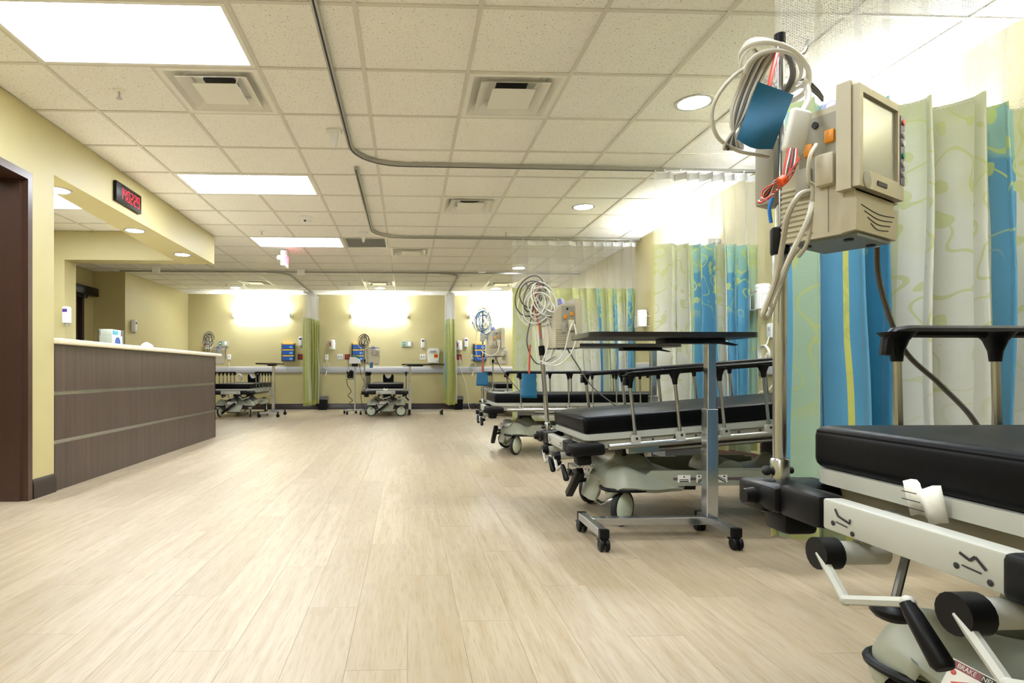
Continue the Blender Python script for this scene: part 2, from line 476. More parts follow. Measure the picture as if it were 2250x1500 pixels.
# walls
def baseboard(mb, pts, flip=1, h=0.13):
    prof = [(0, 0), (0.018, 0), (0.018, h * .72), (0.013, h * .8), (0.013, h * .93), (0.007, h), (0, h)]
    for (a, b) in zip(pts, pts[1:]):
        a, b = Vector((*a, 0)), Vector((*b, 0)); d = (b - a).normalized(); nrm = Vector((-d.y, d.x, 0)) * flip
        A = [mb.bm.verts.new(a + nrm * p[0] + Vector((0, 0, p[1]))) for p in prof]
        B = [mb.bm.verts.new(b + nrm * p[0] + Vector((0, 0, p[1]))) for p in prof]
        for i in range(len(prof)): mb._face([A[i], A[(i + 1) % len(prof)], B[(i + 1) % len(prof)], B[i]])
        mb._face(A[::-1]); mb._face(B)
struct('wall_right', MB().box(XR, XR + .15, YN, YB + .15, 0, ZC + .2), M_WALL)
struct('wall_back', MB().box(XA - .15, XR, YB, YB + .15, 0, ZC + .2), M_WALL)
struct('wall_front', MB().box(XF, XR, YN - .15, YN, 0, ZC + .2), M_WALL)
struct('wall_alcove', MB().box(XF - .15, XA, 10.45, YB + .15, 0, ZC + .2), M_WALL)
# far left wall with a door opening
wf = MB(); wf.box(XF - .15, XF, YN, 9.15, 0, ZC + .2).box(XF - .15, XF, 10.1, 10.45, 0, ZC + .2).box(XF - .15, XF, 9.15, 10.1, 2.15, ZC + .2)
struct('wall_left_far', wf, M_WALL)
# near left wall with the brown door frame, and the return wall beside the counter
wl = MB(); wl.box(XL - .2, XL, YN, 3.0, 0, ZC).box(XL - .2, XL, 3.96, 4.25, 0, ZC).box(XL - .2, XL, 3.0, 3.96, 2.15, ZC)
struct('wall_left', wl, M_WALL)
struct('wall_partition', MB().box(XF, XL - .2, 4.1, 4.25, 0, ZC), M_WALL)
# soffit over the counter (tapering) and the bridge soffit with its pier
sf = MB().prism([(XL, 4.25), (XL, 7.70), (-2.95, 7.70), (-2.93, 7.45), (-2.74, 4.25)], 2.25, ZC)
struct('wall_soffit', sf, M_WALL)
sb = MB().box(XF, -2.93, 7.45, 7.70, 2.25, ZC).box(XF, -4.27, 7.45, 7.70, 0, 2.25)
struct('wall_pier', sb, M_WALL)
bb = MB(); baseboard(bb, [(XR, YB), (XA, YB)], 1); struct('baseboard_back', bb, M_CHARCOAL)
bb = MB(); baseboard(bb, [(XR, YN), (XR, YB)], 1); struct('baseboard_right', bb, M_BROWN)
bb = MB(); baseboard(bb, [(XL, 4.25), (XL, 4.0)], 1); baseboard(bb, [(XL - .2, 4.1), (XF, 4.1)], 1); struct('baseboard_left', bb, M_CHARCOAL)
bb = MB(); baseboard(bb, [(XA, YB), (XA, 10.45)], 1); baseboard(bb, [(XA, 10.45), (XF, 10.45)], 1); struct('baseboard_alcove', bb, M_CHARCOAL)
# brown metal door frame
dr = put('door_1', None, kind='structure')
obj('jamb', MB().box(XL - .215, XL + .014, 3.945, 3.99, 0, 2.17).box(XL - .215, XL - .03, 3.93, 3.945, 0, 2.12), M_BROWN, dr)
obj('jamb', MB().box(XL - .215, XL + .014, 2.97, 3.015, 0, 2.17), M_BROWN, dr)
obj('door_head', MB().box(XL - .215, XL + .014, 3.015, 3.945, 2.12, 2.17), M_BROWN, dr)
# alcove door with dark head closer box
dr = put('door_2', None, kind='structure')
obj('door_leaf', MB().box(XF - .10, XF - .05, 9.17, 10.06, 0.01, 2.13), M_DWOOD, dr)
obj('jamb', MB().box(XF - .12, XF + .02, 10.06, 10.13, 0, 2.16), M_CHARCOAL, dr)
obj('jamb', MB().box(XF - .12, XF + .02, 9.12, 9.18, 0, 2.16), M_CHARCOAL, dr)
obj('door_head', MB().box(XF - .12, XF + .02, 9.12, 10.13, 2.13, 2.18), M_CHARCOAL, dr)
op = thing('door_operator', 'long dark door operator box mounted over the wooden alcove door', 'door operator', (XF + .02, 9.75, 2.14))
obj('housing', MB().rbox(0.0, .13, -.62, .60, 0.01, .15, .006), M_BLACK, op)
obj('arm', MB().tube([(.06, .35, .01), (.06, .35, -.03), (.13, .15, -.05), (.05, -.2, -.05)], .012, 6), M_BLACK, op)

# ceiling: plenum lid, grid bars, single tiles
CEIL = struct('ceiling', MB().box(XF - .2, XR + .2, YN, YB + .2, ZC + .25, ZC + .32), M_WHITEM)
special = {}    # (i, j) -> what stands in that cell
def cell(i, j): return GX0 + i * T, GY0 + j * T     # lower-left corner of cell
troff = [(-3, 0), (-3, 4), (-3, 8), (-3, -4), (-7, 5), (-3, -8), (1, -3), (-7, 1)]
for (i, j) in troff: special[(i, j)] = special[(i + 1, j)] = 'troffer'
vents = [(-2, 1), (1, 1), (1, 5), (0, 9), (-5, 14), (-1, 14), (3, 14)]
for c in vents: special[c] = 'vent'
special[(-1, 8)] = 'grille'
tile_me = MB().box(.012, T - .012, .012, T - .012, 0.004, 0.02).mesh('ceiling_tile', M_TILE)
imin, imax = -9, 5; jmin, jmax = -10, 17
for i in range(imin, imax + 1):
    for j in range(jmin, jmax + 1):
        if (i, j) in special: continue
        x, y = cell(i, j)
        x0, x1, y0, y1 = max(x, XF), min(x + T, XR), max(y, YN), min(y + T, YB)
        if x1 - x0 < .03 or y1 - y0 < .03: continue
        if x1 < -4.9 and y0 > 10.5: continue
        if j < -2: continue
        if (x1 - x0) > T - .01 and (y1 - y0) > T - .01: put('ceiling_tile', tile_me, CEIL, (x, y, ZC))
        else: obj('ceiling_tile', MB().box(x0 + .012, x1 - .001, y0 + .012, y1 - .001, .004, .02), M_TILE, CEIL, (0, 0, ZC))
# rows behind the camera: one field per row
for j in range(jmin, -2):
    mb = MB()
    for i in range(imin, imax + 1):
        if (i, j) in special: continue
        x, y = cell(i, j)
        x0, x1, y0, y1 = max(x, XF), min(x + T, XR), max(y, YN), min(y + T, YB)
        if x1 - x0 < .03 or y1 - y0 < .03: continue
        mb.box(x0 + .012, x1 - .012, y0 + .012, y1 - .012, .004, .02)
    if len(mb.bm.verts): obj('tile_row', mb, M_TILE, CEIL, (0, 0, ZC), kind='stuff')
for i in range(imin, imax + 2):
    x = GX0 + i * T
    if not (XF < x < XR): continue
    cuts = sorted(GY0 + j * T for (a, j) in troff if a + 1 == i); mb = MB(); y = YN
    for c in cuts:
        if c > y: mb.box(x - .012, x + .012, y, c, ZC - .003, ZC + .03)
        y = c + T
    obj('grid_bar', mb.box(x - .012, x + .012, y, YB, ZC - .003, ZC + .03), M_BAR, CEIL)
for j in range(jmin, jmax + 2):
    y = GY0 + j * T
    if not (YN < y < YB): continue
    obj('grid_bar', MB().box(XF, XR, y - .012, y + .012, ZC - .002, ZC + .03), M_BAR, CEIL)

# light troffers
tro_label = {(-3, 0): 'large bright ceiling light panel beside the square vent over the left wall corner',
             (-3, 4): 'bright ceiling light panel level with the red digital clock',
             (-3, 8): 'bright ceiling light panel beside the grey ceiling grille',
             (-7, 5): 'bright ceiling light panel behind the counter soffit'}
frame_me = None
for (i, j) in troff:
    x, y = cell(i, j)
    lab = tro_label.get((i, j), 'bright ceiling light panel in the ceiling behind the viewer')
    t_ = thing('ceiling_light', lab, 'ceiling light', (x, y, ZC), group=None if (i, j) in tro_label else 'light panels out of view')
    if frame_me is None:
        W, D = 2 * T, T; mb = MB()
        mb.box(.012, W - .012, .012, .035, -.004, .02).box(.012, W - .012, D - .035, D - .012, -.004, .02)
        mb.box(.012, .035, .035, D - .035, -.004, .02).box(W - .035, W - .012, .035, D - .035, -.004, .02)
        frame_me = mb.mesh('frame', M_WHITEM)
        lens_me = MB().box(.035, W - .035, .035, D - .035, .003, .010).mesh('lens', M_TROFFER)
    put('frame', frame_me, t_); put('lens', lens_me, t_)

# square stepped air diffusers
vl = {(-2, 1): 'square air vent between the large light panel and the sprinkler', (1, 1): 'square air vent beside the bent curtain track and round downlight',
      (1, 5): 'square air vent between the two bent curtain tracks', (0, 9): 'square air vent beyond the second curtain track and grey grille',
      (-5, 14): 'square air vent over the stretcher behind the counter end', (-1, 14): 'square air vent over the stretcher facing the room',
      (3, 14): 'square air vent beyond the right hanging curtain by the back wall'}
vm_ = None
for c in vents:
    x, y = cell(*c)
    v = thing('air_vent', vl[c], 'vent', (x + T / 2, y + T / 2, ZC), group='square ceiling vents')
    if vm_ is None:
        def ring(a0, z0, a1, z1, th=.004):
            mb = MB(); q = []
            for a, z in ((a0, z0), (a1, z1), (a1, z1 + th), (a0, z0 + th)):
                q.append([mb.bm.verts.new((sx * a, sy * a, z)) for sx, sy in ((-1, -1), (1, -1), (1, 1), (-1, 1))])
            for k in range(4):
                A, B = q[k], q[(k + 1) % 4]
                for e in range(4): mb._face([A[e], A[(e + 1) % 4], B[(e + 1) % 4], B[e]])
            return mb
        h = T / 2 - .012
        fr = ring(h, -.004, h - .03, -.004); fr2 = ring(h - .03, -.004, .20, .055)
        vm_ = [('frame', fr.mesh('frame', M_WHITEM)), ('cone', fr2.mesh('cone', M_WHITEM)),
               ('cone', ring(.212, -.012, .15, .035).mesh('cone', M_WHITEM)),
               ('face_plate', MB().prism([(-.135, -.135), (.135, -.135), (.135, .135), (-.135, .135)], -.014, -.010).bevel(.004, 1).mesh('face_plate', M_WHITEM)),
               ('duct', MB().lathe([(.11, .058), (.11, .24)], n=20).mesh('duct', M_DUCT)),
               ('duct_collar', ring(.205, .055, .10, .057).mesh('duct_collar', M_WHITEM)),
               ('strut', MB().cyl((-.12, .12, -.01), (-.18, .18, .055), .004, n=6).cyl((.12, -.12, -.01), (.18, -.18, .055), .004, n=6).mesh('strut', M_WHITEM))]
    for n_, me in vm_: put(n_, me, v)
# grey return grille
x, y = cell(-1, 8)
g = thing('return_grille', 'grey metal return air grille beside the far light panel', 'grille', (x + T / 2, y + T / 2, ZC))
obj('frame', MB().box(-.29, .29, -.29, -.26, -.004, .01).box(-.29, .29, .26, .29, -.004, .01).box(-.29, -.26, -.26, .26, -.004, .01).box(.26, .29, -.26, .26, -.004, .01), M_ALUP, g)
slat = MB().box(-.26, .26, -.008, .008, -.001, .001, Matrix.Rotation(.6, 4, 'X')).mesh('slat', M_ALUP)
for k in range(26): put('slat', slat, g, (0, -.25 + k * .02, .004))
obj('backing', MB().box(-.29, .29, -.29, .29, .018, .022), M_DUCT, g)

# round downlights
def downlight(x, y, z, label, r=.12, group=None):
    d = thing('downlight', label, 'downlight', (x, y, z), group=group)
    obj('trim_ring', MB().lathe([(r * .80, -.001), (r * .82, -.006), (r, -.006), (r + .002, 0), (r * .80, 0)], n=32), M_ALUP, d)
    obj('lens', MB().lathe([(.001, -.003), (r * .8, -.003), (r * .8, .0), (.001, .0)], n=32), M_DOWN, d)
for x, y, l in [(1.874, 3.756, 'round downlight beside the near hanging net curtain top'), (1.88, 6.177, 'round downlight over the middle bay next to the bright ceiling patch'),
                (1.889, 9.85, 'round downlight seen through the netting of the farthest right curtain'),
                (-3.595, 12.36, 'round downlight beside the vent over the stretcher behind the counter'), (-.575, 12.31, 'round downlight beside the vent over the stretcher facing the room'),
                (1.873, 12.29, 'round downlight beside the vent beyond the right hanging curtain')]:
    downlight(x, y, ZC + .004, l)
for x, y, l in [(-2.69, 4.60, 'round downlight in the soffit right beside the wall end'), (-2.694, 5.885, 'round downlight in the soffit beneath the digital clock'), (-2.679, 7.07, 'round downlight at the far end of the counter soffit')]:
    downlight(x, y, 2.25, l, .1)

# ceiling hardware
def sprinkler(x, y, label):
    s = thing('sprinkler', label, 'sprinkler', (x, y, ZC))
    obj('escutcheon', MB().lathe([(.001, -.004), (.035, -.004), (.037, .004), (.001, .004)], n=16), M_WHITEM, s)
    obj('head', MB().cyl((0, 0, 0), (0, 0, -.045), .007, n=8).cyl((0, 0, -.045), (0, 0, -.048), .018, n=12), M_CHROME, s)
for x, y, l in [(-1.805, 3.733, 'small sprinkler head in the tile beside the near square vent'), (-1.82, 7.38, 'small sprinkler head in front of the farthest light panel'),
                (1.242, 7.32, 'small sprinkler head beside the second curtain track'), (-3.609, 11.79, 'small sprinkler head over the stretcher behind the counter'),
                (-1.156, 11.64, 'small sprinkler head left of the vent over the stretcher facing the room'), (1.275, 11.67, 'small sprinkler head right of the right hanging curtain track')]:
    sprinkler(x, y, l)
def sensor(x, y, label):
    s = thing('motion_sensor', label, 'sensor', (x, y, ZC))
    obj('plate', MB().rbox(-.055, .055, -.03, .03, -.022, .004, .004), M_WHITE, s)
    obj('lens', MB().prism([(-.035, -.02), (.035, -.02), (.012, -.12), (-.012, -.12)], -.02, .02, 'y'), M_WHITE, s)
for x, y, l in [(-.534, 4.28, 'white ceiling sensor beside the nearest bend of curtain track'), (-.555, 7.4, 'white ceiling sensor beside the grey return grille')]: sensor(x, y, l)
for x, y, l in [(-1.814, 10.05, 'small white box on the ceiling behind the exit sign'), (-4.225, 10.0, 'small white box on the ceiling above the alcove'), (1.25, 9.75, 'small white box on the ceiling left of the far netting')]:
    s = thing('ceiling_alarm', l, 'alarm', (x, y, ZC))
    obj('body', MB().rbox(-.06, .06, -.03, .03, -.10, .0, .006), M_WHITE, s)
    obj('base', MB().rbox(-.075, .075, -.04, .04, -.015, .004, .004), M_WHITE, s)
s = thing('smoke_detector', 'round white domed detector on the ceiling between two light panels', 'smoke detector', (-1.158, 6.714, ZC))
obj('base', MB().lathe([(.001, .004), (.085, .004), (.09, -.012), (.06, -.03), (.001, -.03)], n=24), M_WHITE, s)
obj('dome', MB().lathe([(.06, -.03), (.055, -.05), (.03, -.068), (.001, -.072)], n=20), M_WHITE, s)
obj('indicator', MB().box(-.012, .012, -.058, -.045, -.056, -.04), M_INK, s)
# exit sign
ex = thing('exit_sign', 'white exit sign with red lettering hanging edge-on from the ceiling', 'exit sign', (-1.775, 8.53, 2.37))
obj('housing', MB().rbox(-.027, .027, -.15, .15, 0, .21, .005), M_WHITE, ex)
obj('canopy', MB().rbox(-.04, .04, -.06, .06, .205, .238, .005), M_WHITE, ex)
put('lettering', text_mesh('EXIT', .17, M_EXITR), ex, (.028, 0, .1), (PI / 2, 0, PI / 2))
obj('lamp', MB().ball((-.055, -.12, .11), .035).cyl((-.055, -.12, .11), (-.02, -.12, .11), .014), M_WHITE, ex)

# curtain tracks
def arc(cx, cy, r, a0, a1, n=10): return [(cx + r * math.cos(a0 + (a1 - a0) * k / n), cy + r * math.sin(a0 + (a1 - a0) * k / n)) for k in range(n + 1)]
def track(pts, label):
    t_ = thing('curtain_track', label, 'curtain track', (pts[0][0], pts[0][1], ZC - .02), group=None)
    ox, oy = pts[0]
    obj('rail', MB().ribbon([(p[0] - ox, p[1] - oy, 0) for p in pts], .032, .024), M_ALU, t_)
    obj('slot', MB().ribbon([(p[0] - ox, p[1] - oy, -.0125) for p in pts], .010, .002), M_INK, t_)
    return t_
track([(-.44, -2.9), (-.44, 4.50)] + arc(-.02, 4.50, .42, PI, PI / 2)[1:] + [(3.06, 4.96)], 'grey ceiling track with a rounded bend carrying the middle bay curtain')
track([(-.44, 5.02), (-.44, 7.14)] + arc(-.02, 7.14, .42, PI, PI / 2)[1:] + [(3.06, 7.60)], 'grey ceiling track with a rounded bend carrying the farther right curtain')
track([(.4, 2.32), (3.06, 2.32)], 'grey ceiling track above the nearest curtain')
track([(-4.94, 10.25), (3.06, 10.25)], 'long straight grey ceiling track crossing in front of the back bays')
track([(-2.45, 10.28)] + arc(-2.45, 10.63, .35, -PI / 2, 0)[1:] + [(-2.1, 13.38)], 'grey ceiling track running to the back wall, left hanging curtain')
track([(.56, 10.28)] + arc(.56, 10.63, .35, -PI / 2, 0)[1:] + [(.91, 13.38)], 'grey ceiling track running to the back wall, right hanging curtain')

# ------------------------------------------------------------------ curtains
M_NET = m_net('curtain_net')
def curtain(label, path, fabric, zb=.17, seam=1.95, top=2.56, group='patterned privacy curtains', amp_top=.7, seed=1):
    """path: dense list of (x, y) in plan"""
    rnd = random.Random(seed)
    cx = sum(p[0] for p in path) / len(path); cy = sum(p[1] for p in path) / len(path)
    # straight base line for shrinking the folds towards the top
    ax, ay = path[0]; bx, by = path[-1]; n = len(path)
    u = [0.0]
    for a, b in zip(path, path[1:]): u.append(u[-1] + math.hypot(b[0] - a[0], b[1] - a[1]))
    t_ = thing('privacy_curtain', label, 'curtain', (cx, cy, zb), group=group)
    ph = [rnd.random() * 6.28 for _ in range(4)]
    def sheet(name, z0, z1, rows, mat):
        me = bpy.data.meshes.new(name); vs, fs, uvs = [], [], []
        for r in range(rows + 1):
            z = z0 + (z1 - z0) * r / rows
            k = (z - zb) / (top - zb)
            for i, p in enumerate(path):
                s = i / (n - 1)
                lx, ly = ax + (bx - ax) * s, ay + (by - ay) * s
                f = 1 + (amp_top - 1) * max(0, (k - .3) / .7)
                wob = .012 * (1 - k) * math.sin(9 * s + 3 * z + ph[0]) + .006 * math.sin(23 * s - 5 * z + ph[1])
                dx, dy = p[0] - lx, p[1] - ly
                nx, ny = -(by - ay), bx - ax; L = math.hypot(nx, ny) or 1; nx /= L; ny /= L
                zz = z
                if r == 0 and name == 'fabric': zz += .012 * math.sin(14 * s + ph[2])
                vs.append((lx + dx * f + nx * wob - cx, ly + dy * f + ny * wob - cy, zz - zb)); uvs.append((u[i], z))
        for r in range(rows):
            for i in range(n - 1):
                a = r * n + i; fs.append((a, a + 1, a + 1 + n, a + n))
        me.from_pydata(vs, [], fs); uvl = me.uv_layers.new(name='UVMap'); uvb = me.uv_layers.new(name='Band')
        for pl in me.polygons:
            for li in pl.loop_indices:
                vi = me.loops[li].vertex_index; p = path[vi % n]
                uvl.data[li].uv = uvs[vi]; uvb.data[li].uv = (((p[0] - ax) * (bx - ax) + (p[1] - ay) * (by - ay)) / math.hypot(bx - ax, by - ay), uvs[vi][1])
        me.polygons.foreach_set('use_smooth', [True] * len(me.polygons)); me.materials.append(mat)
        return put(name, me, t_)
    fb = sheet('fabric', zb, seam, 16, fabric)
    sd = fb.modifiers.new('thickness', 'SOLIDIFY'); sd.thickness = .002
    sheet('mesh_top', seam - .012, top, 6, M_NET)
    hk = MB().tube([(0, 0, 0), (.004, 0, .014), (0, 0, .028), (-.003, 0, .02)], .0016, 5).box(-.006, .006, -.004, .004, .028, .040).mesh('hook', M_WHITEM)
    m = max(6, int(u[-1] / .16))
    for k in range(m):
        i = int((n - 1) * (k + .2) / m); p = path[i]; s = i / (n - 1)
        lx, ly = ax + (bx - ax) * s, ay + (by - ay) * s
        put('hook', hk, t_, (lx + (p[0] - lx) * amp_top * .4 - cx, ly + (p[1] - ly) * amp_top * .4 - cy, top - zb - .012))
    return t_
def folds(p0, p1, spec, seed=0, step=.012):
    """spec: list of (length fraction along the base, number of folds, amplitude)"""
    rnd = random.Random(seed); P = []
    dx, dy = p1[0] - p0[0], p1[1] - p0[1]; L = math.hypot(dx, dy); dx /= L; dy /= L; nx, ny = -dy, dx
    tot = sum(s[0] for s in spec); s0 = 0; ph = 0
    for fr, nf, am in spec:
        seg = L * fr / tot; k = max(8, int(nf * 28))
        for j in range(k):
            t = j / k; s = s0 + seg * t; a = ph + 2 * PI * nf * t
            A = am * (1 + .25 * math.sin(a * .37 + seed))
            o = A * math.sin(a) + .25 * A * math.sin(2 * a + 1.1)
            al = .30 * min(am, seg / max(nf, .5) * .5) * math.sin(2 * a)
            P.append((p0[0] + dx * (s + al) + nx * o, p0[1] + dy * (s + al) + ny * o))
        ph += 2 * PI * nf; s0 += seg
    P.append(p1)
    return P
C1 = m_curtain('curtain_near', [(0, 'y'), (.035, 'b'), (.075, 's'), (.165, 't'), (.205, 'b'), (.285, 'y'), (.297, 'b'), (.37, 't'), (.45, 'v'), (.53, 'w'), (.66, 'v'), (.70, 'w'), (.93, 'b'), (1.05, 'w'), (1.3, 's'), (1.4, 'b')])  # teal right after the first sage is painted shade for the gap between folds
curtain('nearest patterned curtain, blue and sage folds hanging behind the closest stretcher', folds((1.485, 2.30), (3.01, 2.34), [(.19, 1, .06), (.17, 1, .065), (.10, 1, .06), (.50, 2.6, .09), (.6, 4, .06)], 3), C1, seed=3)
C2 = m_curtain('curtain_mid', [(0, 'y'), (.012, 'w'), (.34, 's'), (.37, 'b'), (.41, 'w'), (.425, 'b'), (.52, 'w'), (.62, 'b'), (.72, 's'), (.76, 'b'), (.86, 's')])
curtain('patterned curtain with white left half and blue right half beside wall canister', folds((2.11, 4.93), (3.02, 4.97), [(.24, 1.1, .035), (.2, 1.6, .06), (.30, 2.6, .07), (.26, 2.5, .05)], 5), C2, seed=5)
C3 = m_curtain('curtain_far', [(0, 'y'), (.015, 'v'), (.35, 'w'), (1.15, 'b'), (1.21, 'v'), (1.36, 'b'), (1.42, 'w'), (1.54, 'b'), (1.6, 's')], 1.35)
curtain('wide pale leaf-patterned curtain hanging beyond the middle stretcher pole', folds((1.37, 7.56), (3.01, 7.60), [(.16, .9, .04), (.42, 2.2, .045), (.16, 2.2, .05), (.26, 4.0, .05)], 8), C3, seed=8)
C4 = m_curtain('curtain_back', [(0, 'l'), (.16, 'v'), (.22, 'l'), (.7, 'v'), (.78, 'l'), (.94, 'b')], 1.5)
curtain('green curtain bunched against the back wall, left hanging one of two', folds((-2.14, 12.35), (-2.06, 13.33), [(.3, 1.2, .07), (.7, 5, .075)], 2), C4, zb=.14, seam=2.0, seed=12)
C5 = m_curtain('curtain_back_b', [(0, 'l'), (.25, 'w'), (.33, 'b'), (.42, 'l'), (.7, 'b'), (.78, 'l')], 1.5)
curtain('green and pale blue curtain gathered at the back wall beside sharps bin', folds((.93, 12.42), (.91, 13.33), [(.25, 1.2, .10), (.75, 5, .10)], 4), C5, zb=.15, seam=1.99, seed=14)

# ------------------------------------------------------------------ reception counter
ct = thing('reception_counter', 'brown wood-grain reception counter with two metal strips and stone top', 'counter', (XL, 4.26, 0))
for z0, z1 in ((0.0, .335), (.362, .685), (.712, 1.05)):
    obj('panel', MB().box(-.025, 0, 0, 3.49, z0, z1), M_COUNTER, ct)
for z0, z1 in ((.335, .362), (.685, .712)):
    obj('metal_strip', MB().box(-.03, -.006, 0, 3.49, z0, z1), M_ALU, ct)
obj('body', MB().box(-.62, -.03, 0, 3.465, 0, 1.05), M_COUNTER, ct)
obj('end_panel', MB().box(-.62, 0, 3.47, 3.49, 0, 1.05), M_COUNTER, ct)
obj('countertop', MB().rbox(-.66, .04, -.005, 3.64, 1.05, 1.092, .012), M_STONE, ct)

# things on the counter
bxh = thing('box_holder', 'clear acrylic holder with tissue box and blue circle panel on counter', 'holder', (-2.88, 5.80, 1.0925))
obj('stand', MB().box(-.07, .07, -.105, .105, 0, .004).box(-.07, -.066, -.105, .105, 0, .17).box(-.07, .07, -.105, -.102, 0, .17).box(-.07, .07, .102, .105, 0, .17), M_CLEAR, bxh)
obj('panel', MB().rbox(-.06, .06, -.098, .098, .004, .108, .003), M_WHITE, bxh)
obj('round_emblem', MB().lathe([(.001, .0605), (.052, .0605), (.052, .0635), (.001, .0635)], (0, 0, .045), 'x', 28), pm('emblem_blue', rgb(22, 62, 130), .5), bxh)
tb = thing('tissue_box', 'small white and teal tissue box in the acrylic holder', 'box', (-2.88, 5.80, 1.201))
obj('carton', MB().rbox(-.055, .055, -.095, .075, 0, .058, .003), M_WHITE, tb)
obj('picture', MB().box(.0555, .0565, -.085, .02, .008, .05), pm('teal_print', rgb(60, 140, 160), .5, var=.7, scale=60), tb)
tw = MB(); tw.ball((0, 0, .028), .05, .075, .034, 14)
for v in tw.bm.verts:
    if v.co.z > .004: v.co += Vector((random.uniform(-.008, .008), random.uniform(-.01, .01), random.uniform(-.006, .008)))
    v.co.z = max(v.co.z, 0)
tag(obj('crumpled_cloth', tw, M_PAPER, None, (-2.72, 6.22, 1.092)), 'white crumpled cloth lying on the counter top', 'cloth')

# wall clock with red digits
ck = thing('digital_clock', 'black wall clock with red digits reading 14:02:29', 'clock', (XL, 5.32, 2.405))
obj('case', MB().rbox(0, .03, -.235, .235, -.085, .085, .006), M_BLACK, ck)
SEG = {'0': 'abcdef', '1': 'bc', '2': 'abged', '4': 'fgbc', '9': 'abcdfg'}
def digit(ch, wd=.042, hh=.100, th=.0075):
    mb = MB(); h = hh / 2; w2 = wd / 2
    R = {'a': (-w2, w2, h - th, h), 'g': (-w2, w2, -th / 2, th / 2), 'd': (-w2, w2, -h, -h + th), 'f': (-w2, -w2 + th, 0, h), 'b': (w2 - th, w2, 0, h), 'e': (-w2, -w2 + th, -h, 0), 'c': (w2 - th, w2, -h, 0)}
    for s in SEG[ch]: a = R[s]; mb.box(0, .002, a[0] + .001, a[1] - .001, a[2] + .001, a[3] - .001)
    return mb
for ch, y in zip('140229', (-.15, -.09, -.022, .038, .106, .166)): obj('digit', digit(ch), M_LED, ck, (.0302, y, 0))
for y in (-.056, .072): obj('colon', MB().box(0, .002, -.005, .005, -.03, -.02).box(0, .002, -.005, .005, .02, .03), M_LED, ck, (.0302, y, 0))

# soap / sanitizer dispensers
def sanitizer(loc, rz, label):
    s = thing('sanitizer_dispenser', label, 'dispenser', loc, rz, 'hand sanitizer dispensers')   # faces local -y
    obj('body', MB().rbox(-.04, .04, -.085, 0, -.09, .12, .018, 3), M_WHITE, s)
    obj('nozzle', MB().lathe([(.024, -.086), (.022, -.105), (.014, -.118), (.001, -.118)], (0, -.045, 0), n=14), M_LGREY, s)
    obj('label_patch', MB().box(-.028, .028, -.0865, -.084, .05, .09), M_PURPLE, s)
sanitizer((-4.22, 7.45, 1.54), 0, 'white sanitizer dispenser on the pier behind the counter')
sanitizer((XA, 10.69, 1.66), PI / 2, 'white sanitizer dispenser on the alcove side wall')
sanitizer((-2.42, YB, 1.53), 0, 'white sanitizer dispenser above a dark red outlet, left of hanging curtain')
sanitizer((.355, YB, 1.49), 0, 'white sanitizer dispenser beside the sharps container')
sanitizer((1.345, YB, 1.51), 0, 'white sanitizer dispenser right of a pink-labelled wipes canister')

# ------------------------------------------------------------------ back wall fittings
br = thing('bumper_rail', 'long grey bumper rail along the back wall', 'bumper rail', (-.5, YB, .825))
xs = [-4.45, -2.72, -.2, 2.2, 3.05]
for a, b in zip(xs, xs[1:]): obj('cover', MB().prism([(0, 0), (-.03, .006), (-.036, .02), (-.036, .125), (-.03, .139), (0, .145)], a + .5 + .002, b + .5 - .002, 'x'), pm('grey_bumper', rgb(176, 176, 180), .45, var=.02), br)
br2 = thing('bumper_rail', 'grey bumper rail along the right wall behind the stretchers', 'bumper rail', (XR, 5.0, .825))
for a, b in ((-7.5, -3), (-3, 1.2), (1.2, 5.4), (5.4, 8.0)): obj('cover', MB().prism([(0, 0), (-.03, .006), (-.036, .02), (-.036, .125), (-.03, .139), (0, .145)], a + .002, b - .002, 'y'), MATS['grey_bumper'], br2)

def bed_light(loc, rz, label):
    L = .64; t_ = thing('bed_light', label, 'wall light', loc, rz, 'over-bed wall lights')   # faces local -y
    obj('housing', MB().prism([(0, -.02), (-.012, -.02), (-.012, .03), (0, .03)], -L + .03, L - .03, 'x').prism([(-.014, -.012), (-.088, -.012), (-.088, -.006), (-.014, -.006)], -L + .03, L - .03, 'x'), M_WHITE, t_)
    obj('front_lens', MB().prism([(-.090, -.046), (-.098, -.040), (-.098, .036), (-.090, .042)], -L + .03, L - .03, 'x'), M_FRONT, t_)
    for s in (-1, 1):
        obj('end_cap', MB().box(s * L - .03 * (s > 0), s * L + .03 * (s < 0), -.102, 0, -.048, .044), M_WHITE, t_)
        obj('arm', MB().box(s * (L + .02) - .02, s * (L + .02) + .02, -.03, 0, -.004, .028), M_WHITE, t_)
    obj('top_lens', MB().box(-L + .035, L - .035, -.076, -.022, .000, .006), M_UP, t_)
    obj('bottom_lens', MB().box(-L + .035, L - .035, -.076, -.022, -.024, -.018), M_DN, t_)
for x, l in ((-3.29, 'white wall light glowing above the stretcher behind the counter end'), (-.635, 'white wall light glowing above the stretcher that faces the room'), (2.06, 'white wall light at the back wall partly behind the far curtain')):
    bed_light((x, YB, 2.125), 0, l)
for y, l in ((6.3, 'white wall light on the right wall behind the white and blue curtain'), (3.6, 'white wall light on the right wall behind the nearest curtain'), (1.0, 'white wall light on the right wall above the nearest stretcher head')):
    bed_light((XR, y, 2.125), -PI / 2, l)

